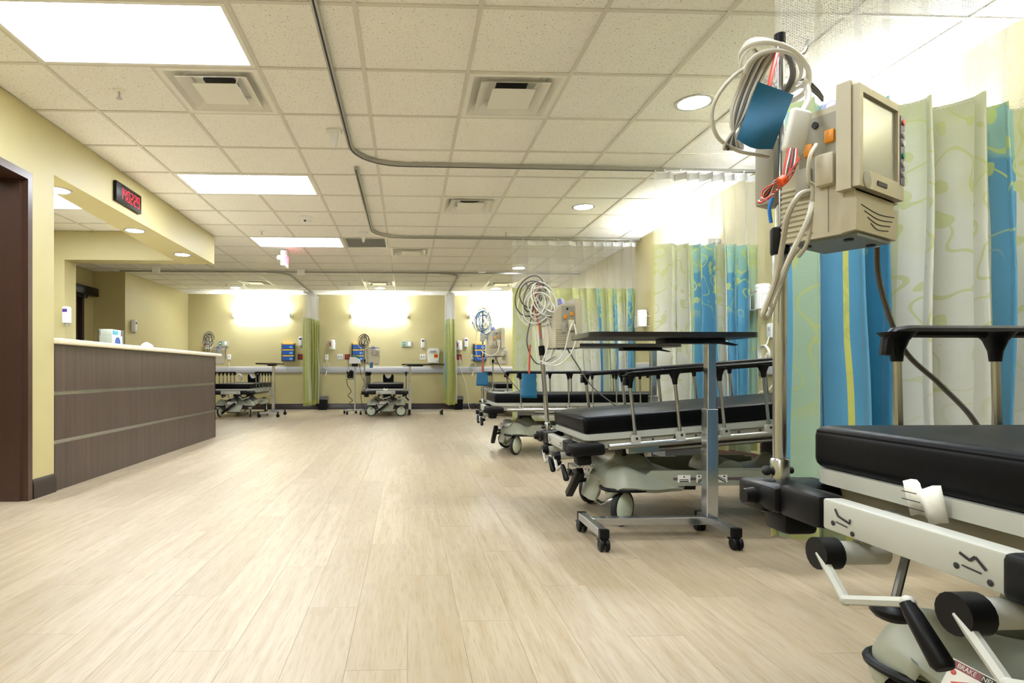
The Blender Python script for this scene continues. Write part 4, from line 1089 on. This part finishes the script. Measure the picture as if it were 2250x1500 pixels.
# ------------------------------------------------------------------ poles, monitors, cables
def mono(rows): return rows
MON = []
def build_monitor():
    mb = MB()
    P = []
    P.append(('rear_case', MB().prism([(-.105, .0), (.06, 0), (.06, .30), (-.04, .30), (-.075, .285), (-.105, .24)], -.105, .105, 'y').bevel(.008, 2), M_BEIGE))
    P.append(('front_base', MB().prism([(.055, .0), (.092, .004), (.095, .075), (.055, .08)], -.112, .112, 'y').bevel(.005, 2), M_BEIGE))
    P.append(('collar', MB().prism([(.05, .076), (.088, .076), (.088, .10), (.05, .10)], -.104, .104, 'y'), M_BEIGE))
    fr = MB()
    poly = [(-.128, .094), (.128, .094), (.128, .285), (.085, .335), (-.128, .335)]
    fr.prism(poly, .052, .088, 'x').bevel(.007, 2)
    P.append(('bezel_back', fr, M_BEIGE))
    fz = MB()   # raised rim around the screen
    y0, y1, z0, z1 = -.122, .122, .098, .325; a0, a1, b0, b1 = -.104, .086, .138, .308
    fz.box(.086, .106, y0, a0, z0, z1).box(.086, .106, a0, y1 - .002, z0, b0).box(.086, .106, a0, .098, b1, z1).box(.086, .106, a1, .098, b0, b1)
    P.append(('rim', fz.bevel(.004, 1), M_BEIGE))
    P.append(('screen', MB().box(.086, .098, a0, a1, b0, b1), M_SCREEN))
    P.append(('key_strip', MB().box(.086, .108, .098, .122, .135, .30), M_NAVY))
    keys = [(.285, M_RED), (.255, M_LGREY), (.235, M_LGREY), (.205, M_GREEN), (.185, M_LGREY), (.16, M_LGREY)]
    for z, m in keys: P.append(('key', MB().cyl((.107, .11, z), (.112, .11, z), .007, n=10), m))
    P.append(('badge', MB().box(.105, .1085, -.03, .02, .112, .122), M_INK))
    P.append(('power_button', MB().lathe([(.001, .105), (.022, .105), (.020, .108), (.001, .109)], (0, -.085, .116), 'x', 18), M_BEIGED))
    for k in range(4): P.append(('groove', MB().tube([(.0945 - .0004 * k, -.09 + .018 * k, .062 - .012 * k), (.0945 - .0004 * k, 0, .052 - .012 * k), (.0945 - .0004 * k, .09 - .01 * k, .056 - .012 * k)], .0012, 5, smooth=4), M_INK))
    # side towards -y: connector panel, vents
    P.append(('connector_panel', MB().box(-.055, .052, -.1075, -.10, .135, .285), M_BEIGED))
    P.append(('connector', MB().rbox(.015, .040, -.116, -.104, .215, .245, .004), M_ORANGE))
    P.append(('connector', MB().rbox(-.04, -.015, -.116, -.104, .195, .225, .004), M_ORANGE))
    P.append(('jack', MB().cyl((-.01, -.115, .265), (-.01, -.10, .265), .008, n=12), M_INK))
    P.append(('module_block', MB().rbox(-.005, .045, -.128, -.10, .115, .19, .008), M_BEIGE))
    P.append(('module_block', MB().rbox(-.06, -.02, -.122, -.10, .10, .17, .008), M_BEIGED))
    for k in range(10): P.append(('vent_slat', MB().rbox(-.107, -.02, -.110, -.10, .012 + k * .0125, .019 + k * .0125, .002, 1), M_BEIGE))
    P.append(('seam', MB().box(.02, .022, -.1065, -.104, .01, .13), M_BEIGED))
    P.append(('handle', MB().lathe([(.001, -.02), (.036, -.02), (.036, .01), (.028, .036), (.012, .05), (.001, .052)], (-.02, 0, .30), 'z', 16).xf(Matrix.Diagonal((.9, 1.3, 1, 1))), M_LAV))
    P.append(('foot_plate', MB().box(-.09, .085, -.09, .09, -.006, .002), pm('grey_blue_base', rgb(112, 120, 122), .5)))
    P.append(('foot', MB().cyl((.05, .06, -.010), (.05, .06, -.004), .012).cyl((.05, -.06, -.010), (.05, -.06, -.004), .012).cyl((-.06, -.06, -.010), (-.06, -.06, -.004), .012), M_INK))
    D8 = Matrix.Diagonal((.82, 1.0, .95, 1))
    return [(n_, m_.xf(D8).mesh(n_, mt)) for n_, m_, mt in P]
MON = build_monitor()
def monitor(label, loc, rz, tilt=0.0):
    t_ = thing('patient_monitor', label, 'monitor', loc, rz, 'beige patient monitors')
    for n_, me in MON: put(n_, me, t_)
    return t_
POLE_L = (-1.0, .395, .43)        # pole foot in litter coordinates
def pole(label, W, top=1.50, clampz=.92):
    t_ = thing('monitor_pole', label, 'pole', (0, 0, 0), 0, 'chrome poles clamped to stretchers')
    t_.matrix_basis = W @ Matrix.Translation(POLE_L)
    h = top - POLE_L[2]
    obj('lower_tube', MB().cyl((0, 0, .04), (0, 0, h * .58), .0155, n=16), M_CHROME, t_)
    obj('upper_tube', MB().cyl((0, 0, h * .57), (0, 0, h), .0105, n=14), M_CHROME, t_)
    obj('socket', MB().lathe([(.021, .05), (.021, .11), (.018, .115), (.018, .05)], n=16), M_STEEL, t_)
    obj('socket_screw', MB().cyl((-.03, 0, .085), (.03, 0, .085), .008, n=10).ball((-.032, 0, .085), .012, n=8), M_INK, t_)
    obj('clamp_block', MB().rbox(-.075, .075, -.05, .05, -.005, .062, .012).cyl((-.075, -.02, .03), (-.10, -.02, .03), .02, .016), M_BLACK, t_)
    obj('lock_collar', MB().lathe([(.019, h * .57 - .03), (.021, h * .57 - .025), (.021, h * .57 + .03), (.017, h * .57 + .035)], n=14), M_BLACK, t_)
    hk = MB()
    for s in (-1, 1): hk.tube([(0, 0, h - .02), (s * .03, 0, h - .03), (s * .06, 0, h - .02), (s * .07, 0, h + .01)], .0045, 6, smooth=3)
    obj('hook', hk, M_CHROME, t_)
    obj('cap', MB().cyl((0, 0, h), (0, 0, h + .022), .0125, n=12), M_BLACK, t_)
    return t_
def coil(mb, c, rx, rz, n, rnd, r=.004, jit=.02, tilt=None, squash=1.0):
    pts = []
    for k in range(n * 14):
        a = 2 * PI * k / 14; j = k / 14.0
        pts.append((c[0] + (rx + jit * math.sin(j * 2.3 + rnd)) * math.cos(a), c[1] + .012 * math.sin(a * 1.5 + rnd) + .004 * j, c[2] + (rz + jit * math.cos(j * 1.7 + rnd)) * math.sin(a)))
    mb.tube(pts, r, 6, smooth=2)
def cable_set(label, W, z0, mats, seed, scale=1.0, spread=1.0, turn=0.0):
    """bundle of looped cables hung at the top of a pole; origin = pole axis at height z0 (litter z)"""
    rnd = random.Random(seed)
    t_ = thing('cable_bundle', label, 'cables', (0, 0, 0), 0, 'cable bundles hung on the poles')
    t_.matrix_basis = W @ Matrix.Translation((POLE_L[0], POLE_L[1], z0)) @ Matrix.Rotation(turn, 4, 'Z')
    for i, m in enumerate(mats):
        mb = MB(); rx = (.055 + .03 * rnd.random()) * scale * spread; rz = (.085 + .035 * rnd.random()) * scale
        coil(mb, (rnd.uniform(-.035, .035) * spread, -.025 - .014 * i, -.05 - rnd.random() * .07), rx, rz, 3, rnd.random() * 6, .0042 * scale, .03)
        rot = Matrix.Rotation(rnd.uniform(-.5, .5), 4, 'Y') @ Matrix.Rotation(rnd.uniform(-.25, .25), 4, 'Z'); mb.xf(rot)
        obj('cable_loop', mb, m, t_)
    for i, m in enumerate(mats):
        mb = MB(); a = rnd.uniform(-.10, .10) * spread
        pts = [(rnd.uniform(-.02, .02), -.03, -.05), (a, -.05, -.20), (a * 1.2 + rnd.uniform(-.03, .03), -.05, -.36), (a * .4 + rnd.uniform(-.05, .05), -.04, -.50), (.08, -.05, -.46)]
        obj('hanging_cable', mb.tube(pts, .0038 * scale, 6, smooth=6), m, t_)
    return t_
def cuff(label, W, off, z0, rot=(0, 0, 0), size=(.055, .022, .085), cord=True):
    t_ = thing('pressure_cuff', label, 'pressure cuff', (0, 0, 0), 0, 'teal blood pressure cuffs')
    t_.matrix_basis = W @ Matrix.Translation((POLE_L[0] + off[0], POLE_L[1] + off[1], z0)) @ Matrix.Rotation(rot[2], 4, 'Z') @ Matrix.Rotation(rot[1], 4, 'Y') @ Matrix.Rotation(rot[0], 4, 'X')
    a, b, c = size; mb = MB(); rings = []
    for k in range(9):
        z = c - 2 * c * k / 8; f = .88 + .14 * k / 8; R = []
        for q in range(20):
            an = 2 * PI * q / 20; ca, sa = math.cos(an), math.sin(an)
            R.append(mb.bm.verts.new((a * f * math.copysign(abs(ca) ** .6, ca) + .003 * math.sin(3 * z * 40 + q), b * (.7 + .35 * k / 8) * math.copysign(abs(sa) ** .8, sa), z)))
        rings.append(R)
    for A, B in zip(rings, rings[1:]):
        for q in range(20): mb._face([A[q], A[(q + 1) % 20], B[(q + 1) % 20], B[q]])
    mb._face(rings[0][::-1])
    o = obj('sleeve', mb, M_CUFF, t_); o.modifiers.new('thickness', 'SOLIDIFY').thickness = .004
    if cord: obj('hose', MB().tube([(0, 0, c - .01), (.0, 0, c + .06), (.004, 0, c + .20)], .006, 8), M_RED, t_); obj('hose_connector', MB().cyl((.004, 0, c + .19), (.004, 0, c + .32), .009, n=8), M_CABLE, t_)
    return t_
def wpt(W, x, y, z): return tuple(W @ Vector((x, y, z)))

# pole sets of the far and middle stretchers
pole('chrome pole on the tilted stretcher carrying a beige monitor and teal cuff', B2[1], 1.47)
pole('chrome pole on the level stretcher before the pale curtain', B3[1], 1.52)
pole('chrome pole on the stretcher behind the counter end', BA[1], 1.55)
pole('chrome pole on the stretcher that faces the room', BB[1], 1.52)
pole('chrome pole on the mostly hidden far right stretcher', BC[1], 1.52)
PB1 = pole('tall chrome pole on the nearest stretcher', B1[1], 1.535)
for W, rz, l, z, dx, dy in ((B2[1], .12, 'beige monitor with orange ports on the tilted stretcher pole', 1.03, .135, -.01),
                            (B3[1], .1, 'beige monitor on the pole of the level stretcher before the pale curtain', 1.03, .135, -.01),
                            (BA[1], .3, 'beige monitor tangled in cables behind the counter end', 1.0, .04, -.16),
                            (BB[1], .25, 'beige monitor hung with cables on the stretcher that faces the room', 1.0, .06, -.16),
                            (BC[1], .3, 'beige monitor with cables on the mostly hidden far right stretcher', 1.0, .02, -.16)):
    p = W @ Vector((POLE_L[0] + dx, POLE_L[1] + dy, z)); r0 = W.to_euler().z
    m_ = monitor(l, p, r0 + rz)
    obj('pole_bracket', MB().rbox(-.15, -.08, -.03, .03, .20, .25, .006).rbox(-.165, -.12, -.035, .035, .17, .26, .006), M_LGREY, m_)
cable_set('tangle of white and grey cable loops on the tilted stretcher pole', B2[1], 1.44, [M_CABLEW, M_CABLE, M_CABLED, M_CABLEW, M_CABLEW], 5, 1.05, 1.0)
cable_set('beige and blue cable loops on the pole before the pale curtain', B3[1], 1.50, [M_CABLE, M_CABLEW, M_BLUEC, M_CABLE], 6, 1.0, .95)
cable_set('brown and grey cable loops on the pole behind the counter', BA[1], 1.53, [M_CABLED, M_CABLE, M_CABLEW, M_CABLED], 9, 1.0, .9, -PI / 2)
cable_set('brown cable loops on the pole of the stretcher facing the room', BB[1], 1.50, [M_CABLED, M_CABLE, M_CABLED, M_CABLE, M_CABLED], 10, 1.0, 1.0, -PI / 2)
cable_set('brown cable loops on the pole of the mostly hidden stretcher', BC[1], 1.50, [M_CABLED, M_CABLE, M_CABLED], 12, .9, .7, -PI / 2)
cuff('teal cuff hanging from a red hose on the tilted stretcher pole', B2[1], (-.115, -.05), .80, (0, .10, .15), (.055, .03, .08))
cuff('teal cuff hanging flat on the pole before the pale curtain', B3[1], (-.01, -.045), .77, (0, 0, 0), (.07, .015, .075))
cuff('small dark teal cuff beneath the monitor of the stretcher facing the room', BB[1], (-.045, -.13), .98, (0, 0, PI / 2), (.03, .015, .05), False)
# leads plugged into the middle monitors
def lead(label, pts, mat, r=.0045, grp='monitor leads'):
    t_ = Vector(pts[0])
    o = obj('monitor_lead', MB().tube([Vector(p) - t_ for p in pts], r, 8, smooth=8), mat, None, t_)
    return tag(o, label, 'cable', grp)
q = B2[1] @ Vector((POLE_L[0] + .135, POLE_L[1] - .01, 1.03))
lead('white twin lead looping below the monitor of the tilted stretcher', [q + Vector(v) for v in ((.03, -.13, .16), (.0, -.15, .08), (-.03, -.14, -.04), (-.10, -.12, -.10), (-.17, -.10, -.085))], M_CABLEW)
lead('white outer lead looping below the monitor of the tilted stretcher', [q + Vector(v) for v in ((.045, -.13, .15), (.05, -.15, .06), (.01, -.15, -.05), (-.07, -.13, -.115), (-.165, -.11, -.10))], M_CABLEW)
lead('thin orange lead dangling beside the tilted stretcher pole', [q + Vector(v) for v in ((-.16, -.05, .42), (-.20, -.06, .30), (-.175, -.06, .17), (-.155, -.06, .06))], M_RED, .004)
lead('grey power cord slanting down from the tilted stretcher monitor', [q + Vector(v) for v in ((.03, -.02, -.004), (.09, -.02, -.10), (.19, -.06, -.26), (.33, -.12, -.385))], M_CABLED)
q3 = B3[1] @ Vector((POLE_L[0] + .135, POLE_L[1] - .01, 1.03))
lead('grey power cord slanting down from the monitor before the pale curtain', [q3 + Vector(v) for v in ((.0, -.02, -.004), (.06, -.02, -.12), (.16, -.04, -.26), (.28, -.06, -.40))], M_CABLED)
lead('white leads sagging under the monitor before the pale curtain', [q3 + Vector(v) for v in ((.03, -.13, .13), (.01, -.15, .05), (-.06, -.13, .0), (-.16, -.08, .05))], M_CABLEW)

# nearest pole: monitor, coiled hoses, cuff, leads (offsets in metres from the pole axis)
PX, PY, PZ = B1[1] @ Vector((POLE_L[0], POLE_L[1], 0))
m1 = monitor('large beige monitor with grey screen on the nearest chrome pole', (PX + .115, PY - .045, 1.150), math.radians(-60))
m1.scale = (.95, .92, 1.0)
obj('pole_bracket', MB().rbox(-.13, -.08, -.09, -.02, .16, .22, .006).rbox(-.15, -.10, -.115, -.05, .10, .26, .008), M_BEIGED, m1)
U = .001075
def q1(u, v, dy=0.0):
    k = 1 + dy / PY        # strands standing off the pole are as much smaller as they are nearer
    return Vector(((u - 1717) * U * k + PX * (k - 1), dy, (817 - v) * U * k - .35))
cb = thing('cable_bundle', 'big coil of pale hoses and grey cables atop the nearest pole', 'cables', (PX, PY, 1.2), 0, 'cable bundles hung on the poles')
def ell(cu, cv, ru, rv, rot=0.0, dy=-.03, dz=.0, n=18, a0=0, a1=2 * PI, depth=.05):
    P_ = []
    for k in range(n + 1):
        a = a0 + (a1 - a0) * k / n; x = ru * math.cos(a); y = rv * math.sin(a)
        P_.append(q1(cu + x * math.cos(rot) - y * math.sin(rot), cv + x * math.sin(rot) + y * math.cos(rot), dy + depth * math.sin(a)))
    return P_
for (cu, cv, ru, rv, rot, r) in ((1707, 150, 80, 62, .35, .0048), (1704, 136, 80, 50, .30, .0048), (1712, 160, 74, 58, .15, .0045), (1700, 128, 72, 42, .5, .0042)):
    obj('hose_loop', MB().tube(ell(cu, cv, ru, rv, rot, -.05, depth=.06), r, 8, smooth=3), M_CABLEW, cb)
obj('hose_loop', MB().tube([q1(1695, 110, -.03), q1(1640, 140, -.04), q1(1590, 185, -.05), q1(1563, 240, -.05), q1(1575, 295, -.05), q1(1620, 325, -.05), q1(1665, 334, -.06), q1(1690, 338, -.05)], .0045, 8, smooth=6), M_CABLE, cb)
for k in range(6):
    e = k * 7
    obj('hanging_strand', MB().tube([q1(1712 - e * .3, 104, -.02 - .004 * k), q1(1690 - e, 118 + k, -.03 - .004 * k), q1(1655 - e * .9, 190, -.04), q1(1622 - e * .7 + 8, 255, -.05), q1(1592 + e * .9, 312, -.05), q1(1600 + e * .9, 318, -.045), q1(1630 - e * .4 + 12, 255, -.035), q1(1668 - e * .5, 180, -.03), q1(1706, 108, -.02)], .004, 7, smooth=5), (M_CABLE, M_CABLED, M_CABLE, M_CABLED, M_CABLE, M_CABLE)[k], cb)
obj('hanging_strand', MB().tube([q1(1712, 104, -.03), q1(1700, 150, -.05), q1(1690, 200, -.06), q1(1682, 260, -.05)], .0052, 8, smooth=5), M_RED, cb)
for k in range(3):
    obj('hanging_strand', MB().tube([q1(1718, 100, -.02), q1(1740 + 4 * k, 120 + 8 * k, -.03), q1(1745 + 3 * k, 160 + 6 * k, -.03), q1(1725 + 4 * k, 200, -.02)], .006, 8, smooth=5), (M_CABLED, M_CABLED, M_CABLE)[k], cb)
for k in range(3):
    obj('hanging_strand', MB().tube([q1(1730, 190 + 6 * k, 0), q1(1770, 165 + 8 * k, .02), q1(1800, 185 + 6 * k, .03), q1(1815, 205 + 4 * k, .04)], .003, 6, smooth=5), M_CABLED, cb)
obj('plug_body', MB().rbox(-.024, .024, -.010, .010, -.05, .05, .010, 3).xf(Matrix.Translation(q1(1755, 282, -.12)) @ Matrix.Rotation(.22, 4, 'Y')), M_CABLEW, cb)
obj('plug_stem', MB().tube([q1(1775, 170, -.06), q1(1782, 205, -.09), q1(1768, 240, -.12)], .007, 8, smooth=5), M_CABLE, cb)
cuff1 = thing('pressure_cuff', 'large folded teal cuff hanging among the hoses of the nearest pole', 'pressure cuff', (PX, PY, 1.2), 0, 'teal blood pressure cuffs')
cm = MB(); nu_, nv_ = 8, 12
L_ = []
for s in (-1, 1):
    R = []
    for i in range(nv_ + 1):
        row = []
        for j in range(nu_ + 1):
            a, b = i / nv_, j / nu_
            pt = q1(1667 + 82 * b - 48 * a, 172 + 28 * b + 128 * a + 8 * math.sin(b * 4) * a, -.085 + s * (.005 + .007 * math.sin(PI * b) * (.4 + .6 * a)) + .006 * math.sin(a * 5 + b * 2))
            row.append(cm.bm.verts.new(pt))
        R.append(row)
    L_.append(R)
for R in L_:
    for i in range(nv_):
        for j in range(nu_): cm._face([R[i][j], R[i][j + 1], R[i + 1][j + 1], R[i + 1][j]])
for i in range(nv_):
    for j in (0, nu_): cm._face([L_[0][i][j], L_[0][i + 1][j], L_[1][i + 1][j], L_[1][i][j]])
for j in range(nu_):
    for i in (0, nv_): cm._face([L_[0][i][j], L_[0][i][j + 1], L_[1][i][j + 1], L_[1][i][j]])
obj('sleeve', cm, M_CUFF, cuff1)
ld = thing('lead_bundle', 'red white and black leads tied with an orange band on the nearest monitor', 'cables', (PX, PY, 1.2))
for k in range(7):
    mt = (M_RED, M_CABLEW, M_CABLED, M_RED, M_INK, M_CABLEW, M_RED)[k]
    obj('lead', MB().tube([q1(1738 + 3 * k, 320, -.13), q1(1728 + 4 * k, 360, -.145), q1(1722 + 2 * k, 392, -.15), q1(1700 - 3 * k, 425 + 2 * k, -.15), q1(1680 - 2 * k, 432 + k, -.145), q1(1678 + 3 * k, 415 + 2 * k, -.14), q1(1705, 398 - k, -.15), q1(1722, 392, -.15), q1(1745 + 3 * k, 372 - 5 * k, -.15)], .0022, 6, smooth=5), mt, ld)
obj('band', MB().lathe([(.006, -.009), (.011, -.006), (.011, .006), (.006, .009)], n=12).xf(Matrix.Translation(q1(1722, 392, -.15)) @ Matrix.Rotation(.9, 4, 'Y')), pm('orange_band', rgb(232, 84, 20), .5), ld)
def nlead(label, pts, mat, r=.0055): return lead(label, [Vector((PX, PY, 1.2)) + p for p in pts], mat, r)
nlead('thick grey lead hanging in a long loop from the nearest monitor', [q1(1785, 415, -.16), q1(1760, 425, -.17), q1(1735, 470, -.16), q1(1722, 540, -.10), q1(1708, 610, -.06), q1(1685, 670, -.05), q1(1678, 690, -.05), q1(1690, 694, -.04), q1(1712, 640, -.03), q1(1738, 570, -.03), q1(1760, 540, -.04)], M_CABLE, .006)
nlead('pale lead running from the nearest monitor side down past its base', [q1(1790, 440, -.17), q1(1780, 480, -.17), q1(1745, 550, -.12), q1(1718, 610, -.06), q1(1695, 660, -.045), q1(1700, 672, -.04)], M_CABLEW, .0055)
nlead('grey thin lead draped over the connector block of the nearest monitor', [q1(1800, 310, -.165), q1(1785, 340, -.175), q1(1782, 390, -.175), q1(1792, 410, -.17), q1(1782, 520, -.16), q1(1760, 560, -.12)], M_CABLE, .0042)
nlead('small blue leads behind the nearest monitor', [q1(1700, 430, -.02), q1(1693, 455, -.02), q1(1697, 485, -.02)], M_BLUEC, .004)
lead('dark power cord running from the nearest monitor down to the mattress', [(1.125, 1.36, 1.15), (1.15, 1.38, 1.06), (1.215, 1.39, .91), (1.30, 1.38, .82), (1.36, 1.355, .735), (1.41, 1.345, .62)], M_CABLED, .006, 'monitor leads')

# paper tags
def tagpaper(label, W, x, y, z, rz, s=1.0):
    t_ = thing('paper_tag', label, 'paper tag', (0, 0, 0))
    t_.matrix_basis = W @ Matrix.Translation((x, y, z)) @ Matrix.Rotation(rz, 4, 'Z')
    mb = MB(); n = 8
    rows = [[mb.bm.verts.new((s * (-.05 + .1 * i / n), s * (.012 * math.sin(i * .8) + .02 * j), s * (.05 - .085 * j + .008 * math.sin(i))) ) for i in range(n + 1)] for j in range(2)]
    for i in range(n): mb._face([rows[0][i], rows[0][i + 1], rows[1][i + 1], rows[1][i]])
    o = obj('sheet', mb, M_PAPER, t_); o.modifiers.new('thickness', 'SOLIDIFY').thickness = .001
    ln = MB()
    for k in range(3): ln.box(s * -.03, s * (.01 + .01 * k), s * -.004 - .012, s * -.003 - .012, s * (.03 - .018 * k), s * (.032 - .018 * k))
    obj('printed_line', ln, M_INK, t_)
tagpaper('crumpled white paper tag stuck under the nearest mattress', B1[1], -.992, .02, .515, -PI / 2, .75)
tagpaper('white paper tag on the foot of the stretcher facing the room', BB[1], -1.065, .0, .50, -PI / 2, .8)

# head cushions
def cushion(label, W):
    t_ = thing('head_cushion', label, 'cushion', (0, 0, 0), 0, 'contoured head cushions')
    t_.matrix_basis = W @ Matrix.Translation((.60, 0, .631))
    prof = [(-.11, 0), (.11, 0), (.115, .12), (.105, .165), (.085, .175), (.068, .15), (.055, .11), (.03, .085), (0, .078), (-.03, .085), (-.055, .11), (-.068, .15), (-.085, .175), (-.105, .165), (-.115, .12)]
    obj('block', MB().prism([(p[0], p[1]) for p in prof], -.06, .10, 'x').bevel(.008, 2), M_VINYL, t_)
    inn = [(.085, .176), (.068, .151), (.055, .111), (.03, .086), (0, .079), (-.03, .086), (-.055, .111), (-.068, .151), (-.085, .176), (-.08, .18), (-.062, .155), (-.048, .118), (-.026, .094), (0, .088), (.026, .094), (.048, .118), (.062, .155), (.08, .18)]
    obj('liner', MB().prism(inn, -.066, .102, 'x'), M_GREYBLUE, t_)
cushion('black contoured head cushion on the stretcher behind the counter end', BA[1])
cushion('black contoured head cushion on the stretcher facing the room', BB[1])

# ------------------------------------------------------------------ overbed tables
def overbed(label, loc, rz, h=1.02):
    """column near local +x end, feet reach towards -x; top above"""
    t_ = thing('overbed_table', label, 'table', (*loc, 0), rz, 'overbed tables')
    pl = []
    for cx, cy, a0 in ((-.37, -.14, PI), (.37, -.14, 1.5 * PI), (.37, .14, 0), (-.37, .14, PI / 2)):
        for k in range(5): a = a0 + PI / 2 * k / 4; pl.append((cx + .05 * math.cos(a), cy + .05 * math.sin(a)))
    obj('table_top', MB().prism(pl, h, h + .024).bevel(.004, 2), M_TABLE, t_, (-.26, 0, 0))
    obj('mechanism', MB().rbox(-.26, .05, -.06, .06, h - .024, h, .004), M_BLACK, t_)
    obj('lever', MB().prism([(.04, h - .022), (.13, h - .034), (.14, h - .03), (.05, h - .008)], -.02, .02, 'y'), M_BLACK, t_)
    obj('inner_column', MB().rbox(-.022, .022, -.025, .025, .60, h - .02, .003, 1), M_CHROME, t_)
    obj('outer_column', MB().rbox(-.030, .030, -.030, .030, .105, .66, .003, 1), M_CHROME, t_)
    obj('cross_bar', MB().rbox(-.62, .03, -.025, .025, .068, .106, .003, 1), M_CHROME, t_)
    for x in (-.63, .01):
        ft = obj('foot', MB().rbox(x - .022, x + .022, -.235, .135, .064, .104, .003, 1), M_CHROME, t_)
        for y in (-.225, .125):
            obj('end_cap', MB().box(x - .0225, x + .0225, y - .012, y + .012, .0635, .1045), M_BLACK, ft)
            cs = MB()
            for s in (-1, 1): cs.lathe([(.001, -.009), (.026, -.009), (.031, -.004), (.031, .004), (.026, .009), (.001, .009)], (x + s * .014, y, .031), 'x', 16)
            cs.box(x - .006, x + .006, y - .014, y + .014, .03, .064).rbox(x - .026, x + .026, y + .0, y + .035, .045, .055, .003, 1)
            obj('caster', cs, M_BLACK, ft)
overbed('dark-topped chrome overbed table in front of the tilted stretcher', (1.56, 2.96), 0)
overbed('dark-topped chrome overbed table behind the tilted stretcher near the white and blue curtain', (1.97, 4.62), 0, 1.045)
overbed('narrow-looking dark overbed table turned end-on by the left back bay', (-2.65, 11.68), PI / 2, .995)
overbed('dark-topped overbed table under the sharps container at the back wall', (.05, 11.62), PI, .985)

# ------------------------------------------------------------------ vital signs stand
vs = thing('vital_signs_stand', 'wheeled vital signs stand with wire basket of black cables', 'stand', (-1.06, 11.86, 0))
hub = obj('base', MB().lathe([(.001, .06), (.05, .06), (.045, .085), (.02, .10), (.001, .10)], n=16), M_LGREY, vs)
for k in range(5):
    a = 2 * PI * k / 5 + .3; cxx, cyy = .23 * math.cos(a), .23 * math.sin(a)
    lg = obj('leg', MB().tube([(.03 * math.cos(a), .03 * math.sin(a), .08), (.12 * math.cos(a), .12 * math.sin(a), .085), (cxx, cyy, .075)], .014, 8), M_LGREY, vs)
    obj('caster', MB().lathe([(.001, -.018), (.03, -.018), (.034, -.01), (.034, .01), (.03, .018), (.001, .018)], (cxx, cyy, .034), 'x', 14).cyl((cxx, cyy, .034), (cxx, cyy, .075), .01), M_BLACK, lg)
obj('pole', MB().cyl((0, 0, .08), (0, 0, 1.0), .0165, n=14), M_LGREY, vs)
obj('head', MB().prism([(-.11, 1.02), (.11, 1.02), (.10, 1.10), (.02, 1.15), (-.10, 1.15)], -.07, .07, 'y').bevel(.012, 2), M_WHITE, vs)
obj('head_bracket', MB().rbox(-.06, .06, -.05, .05, .965, 1.022, .01), M_BLACK, vs)
obj('thermometer', MB().rbox(-.04, .08, -.05, .02, 1.13, 1.18, .008).box(.0, .04, -.052, -.02, 1.15, 1.185), M_GREEN, vs)
wb = MB()
for z in (.70, .76, .82): wb.tube([(-.17, -.06, z), (-.02, -.06, z), (-.02, .07, z), (-.17, .07, z)], .003, 5, closed=True)
for k in range(6):
    wb.tube([(-.17 + .03 * k, -.06, .70), (-.17 + .03 * k, -.06, .82)], .0025, 5); wb.tube([(-.17 + .03 * k, -.06, .70), (-.17 + .03 * k, .07, .70)], .0025, 5)
obj('wire_basket', wb, M_BLACK, vs)
cbm = MB(); rr = random.Random(4)
for k in range(5):
    pts = [(rr.uniform(-.16, -.03), rr.uniform(-.05, .06), rr.uniform(.72, .90)) for _ in range(7)]
    cbm.tube(pts, .008, 6, closed=True, smooth=5)
tag(obj('basket_cables', cbm, M_BLACK, None, (-1.06, 11.86, 0)), 'black coiled cable and hose heaped in the wire basket', 'cables')
lead('thin black cord from a red outlet down behind the vital signs stand', [(-1.35, 13.37, 1.18), (-1.34, 13.3, 1.02), (-1.30, 12.9, .93), (-1.27, 12.2, .86)], M_CABLED, .005, 'wall cords')
lead('black squiggly cord hanging from the wire basket', [(-1.22, 11.80, .70), (-1.20, 11.79, .58), (-1.13, 11.78, .46), (-1.19, 11.78, .38), (-1.10, 11.78, .28), (-1.16, 11.78, .22), (-1.08, 11.78, .13)], M_BLACK, .006, 'wall cords')
lead('grey cord curving down between vital signs stand and stretcher', [(-.97, 11.80, 1.05), (-.93, 11.79, .80), (-.87, 11.78, .62), (-.93, 11.78, .40), (-.90, 11.78, .18), (-.84, 11.80, .05)], M_CABLED, .006, 'wall cords')
lead('white cord from the red outlet sagging to the floor beside right hanging curtain', [(1.20, 13.36, 1.2), (1.22, 13.3, .90), (1.32, 13.26, .62), (1.36, 13.24, .36), (1.40, 13.22, .05), (1.46, 13.1, .008), (1.62, 13.0, .007)], M_CABLEW, .006, 'wall cords')
lead('white cord hanging along the right wall behind the tilted stretcher', [(3.05, 4.72, .95), (3.03, 4.70, .80), (3.0, 4.75, .70), (2.98, 4.83, .68), (2.97, 4.9, .62)], M_CABLEW, .006, 'wall cords')
# coiled tubing hung behind the far left stretcher rail
cl = MB(); coil(cl, (0, 0, 0), .055, .075, 4, 1.0, .008, .008)
tag(obj('tubing_coil', cl, M_CABLEW, None, (-3.62, 12.72, .73)), 'cream coil of tubing lying at the rail of stretcher behind the counter', 'tubing')
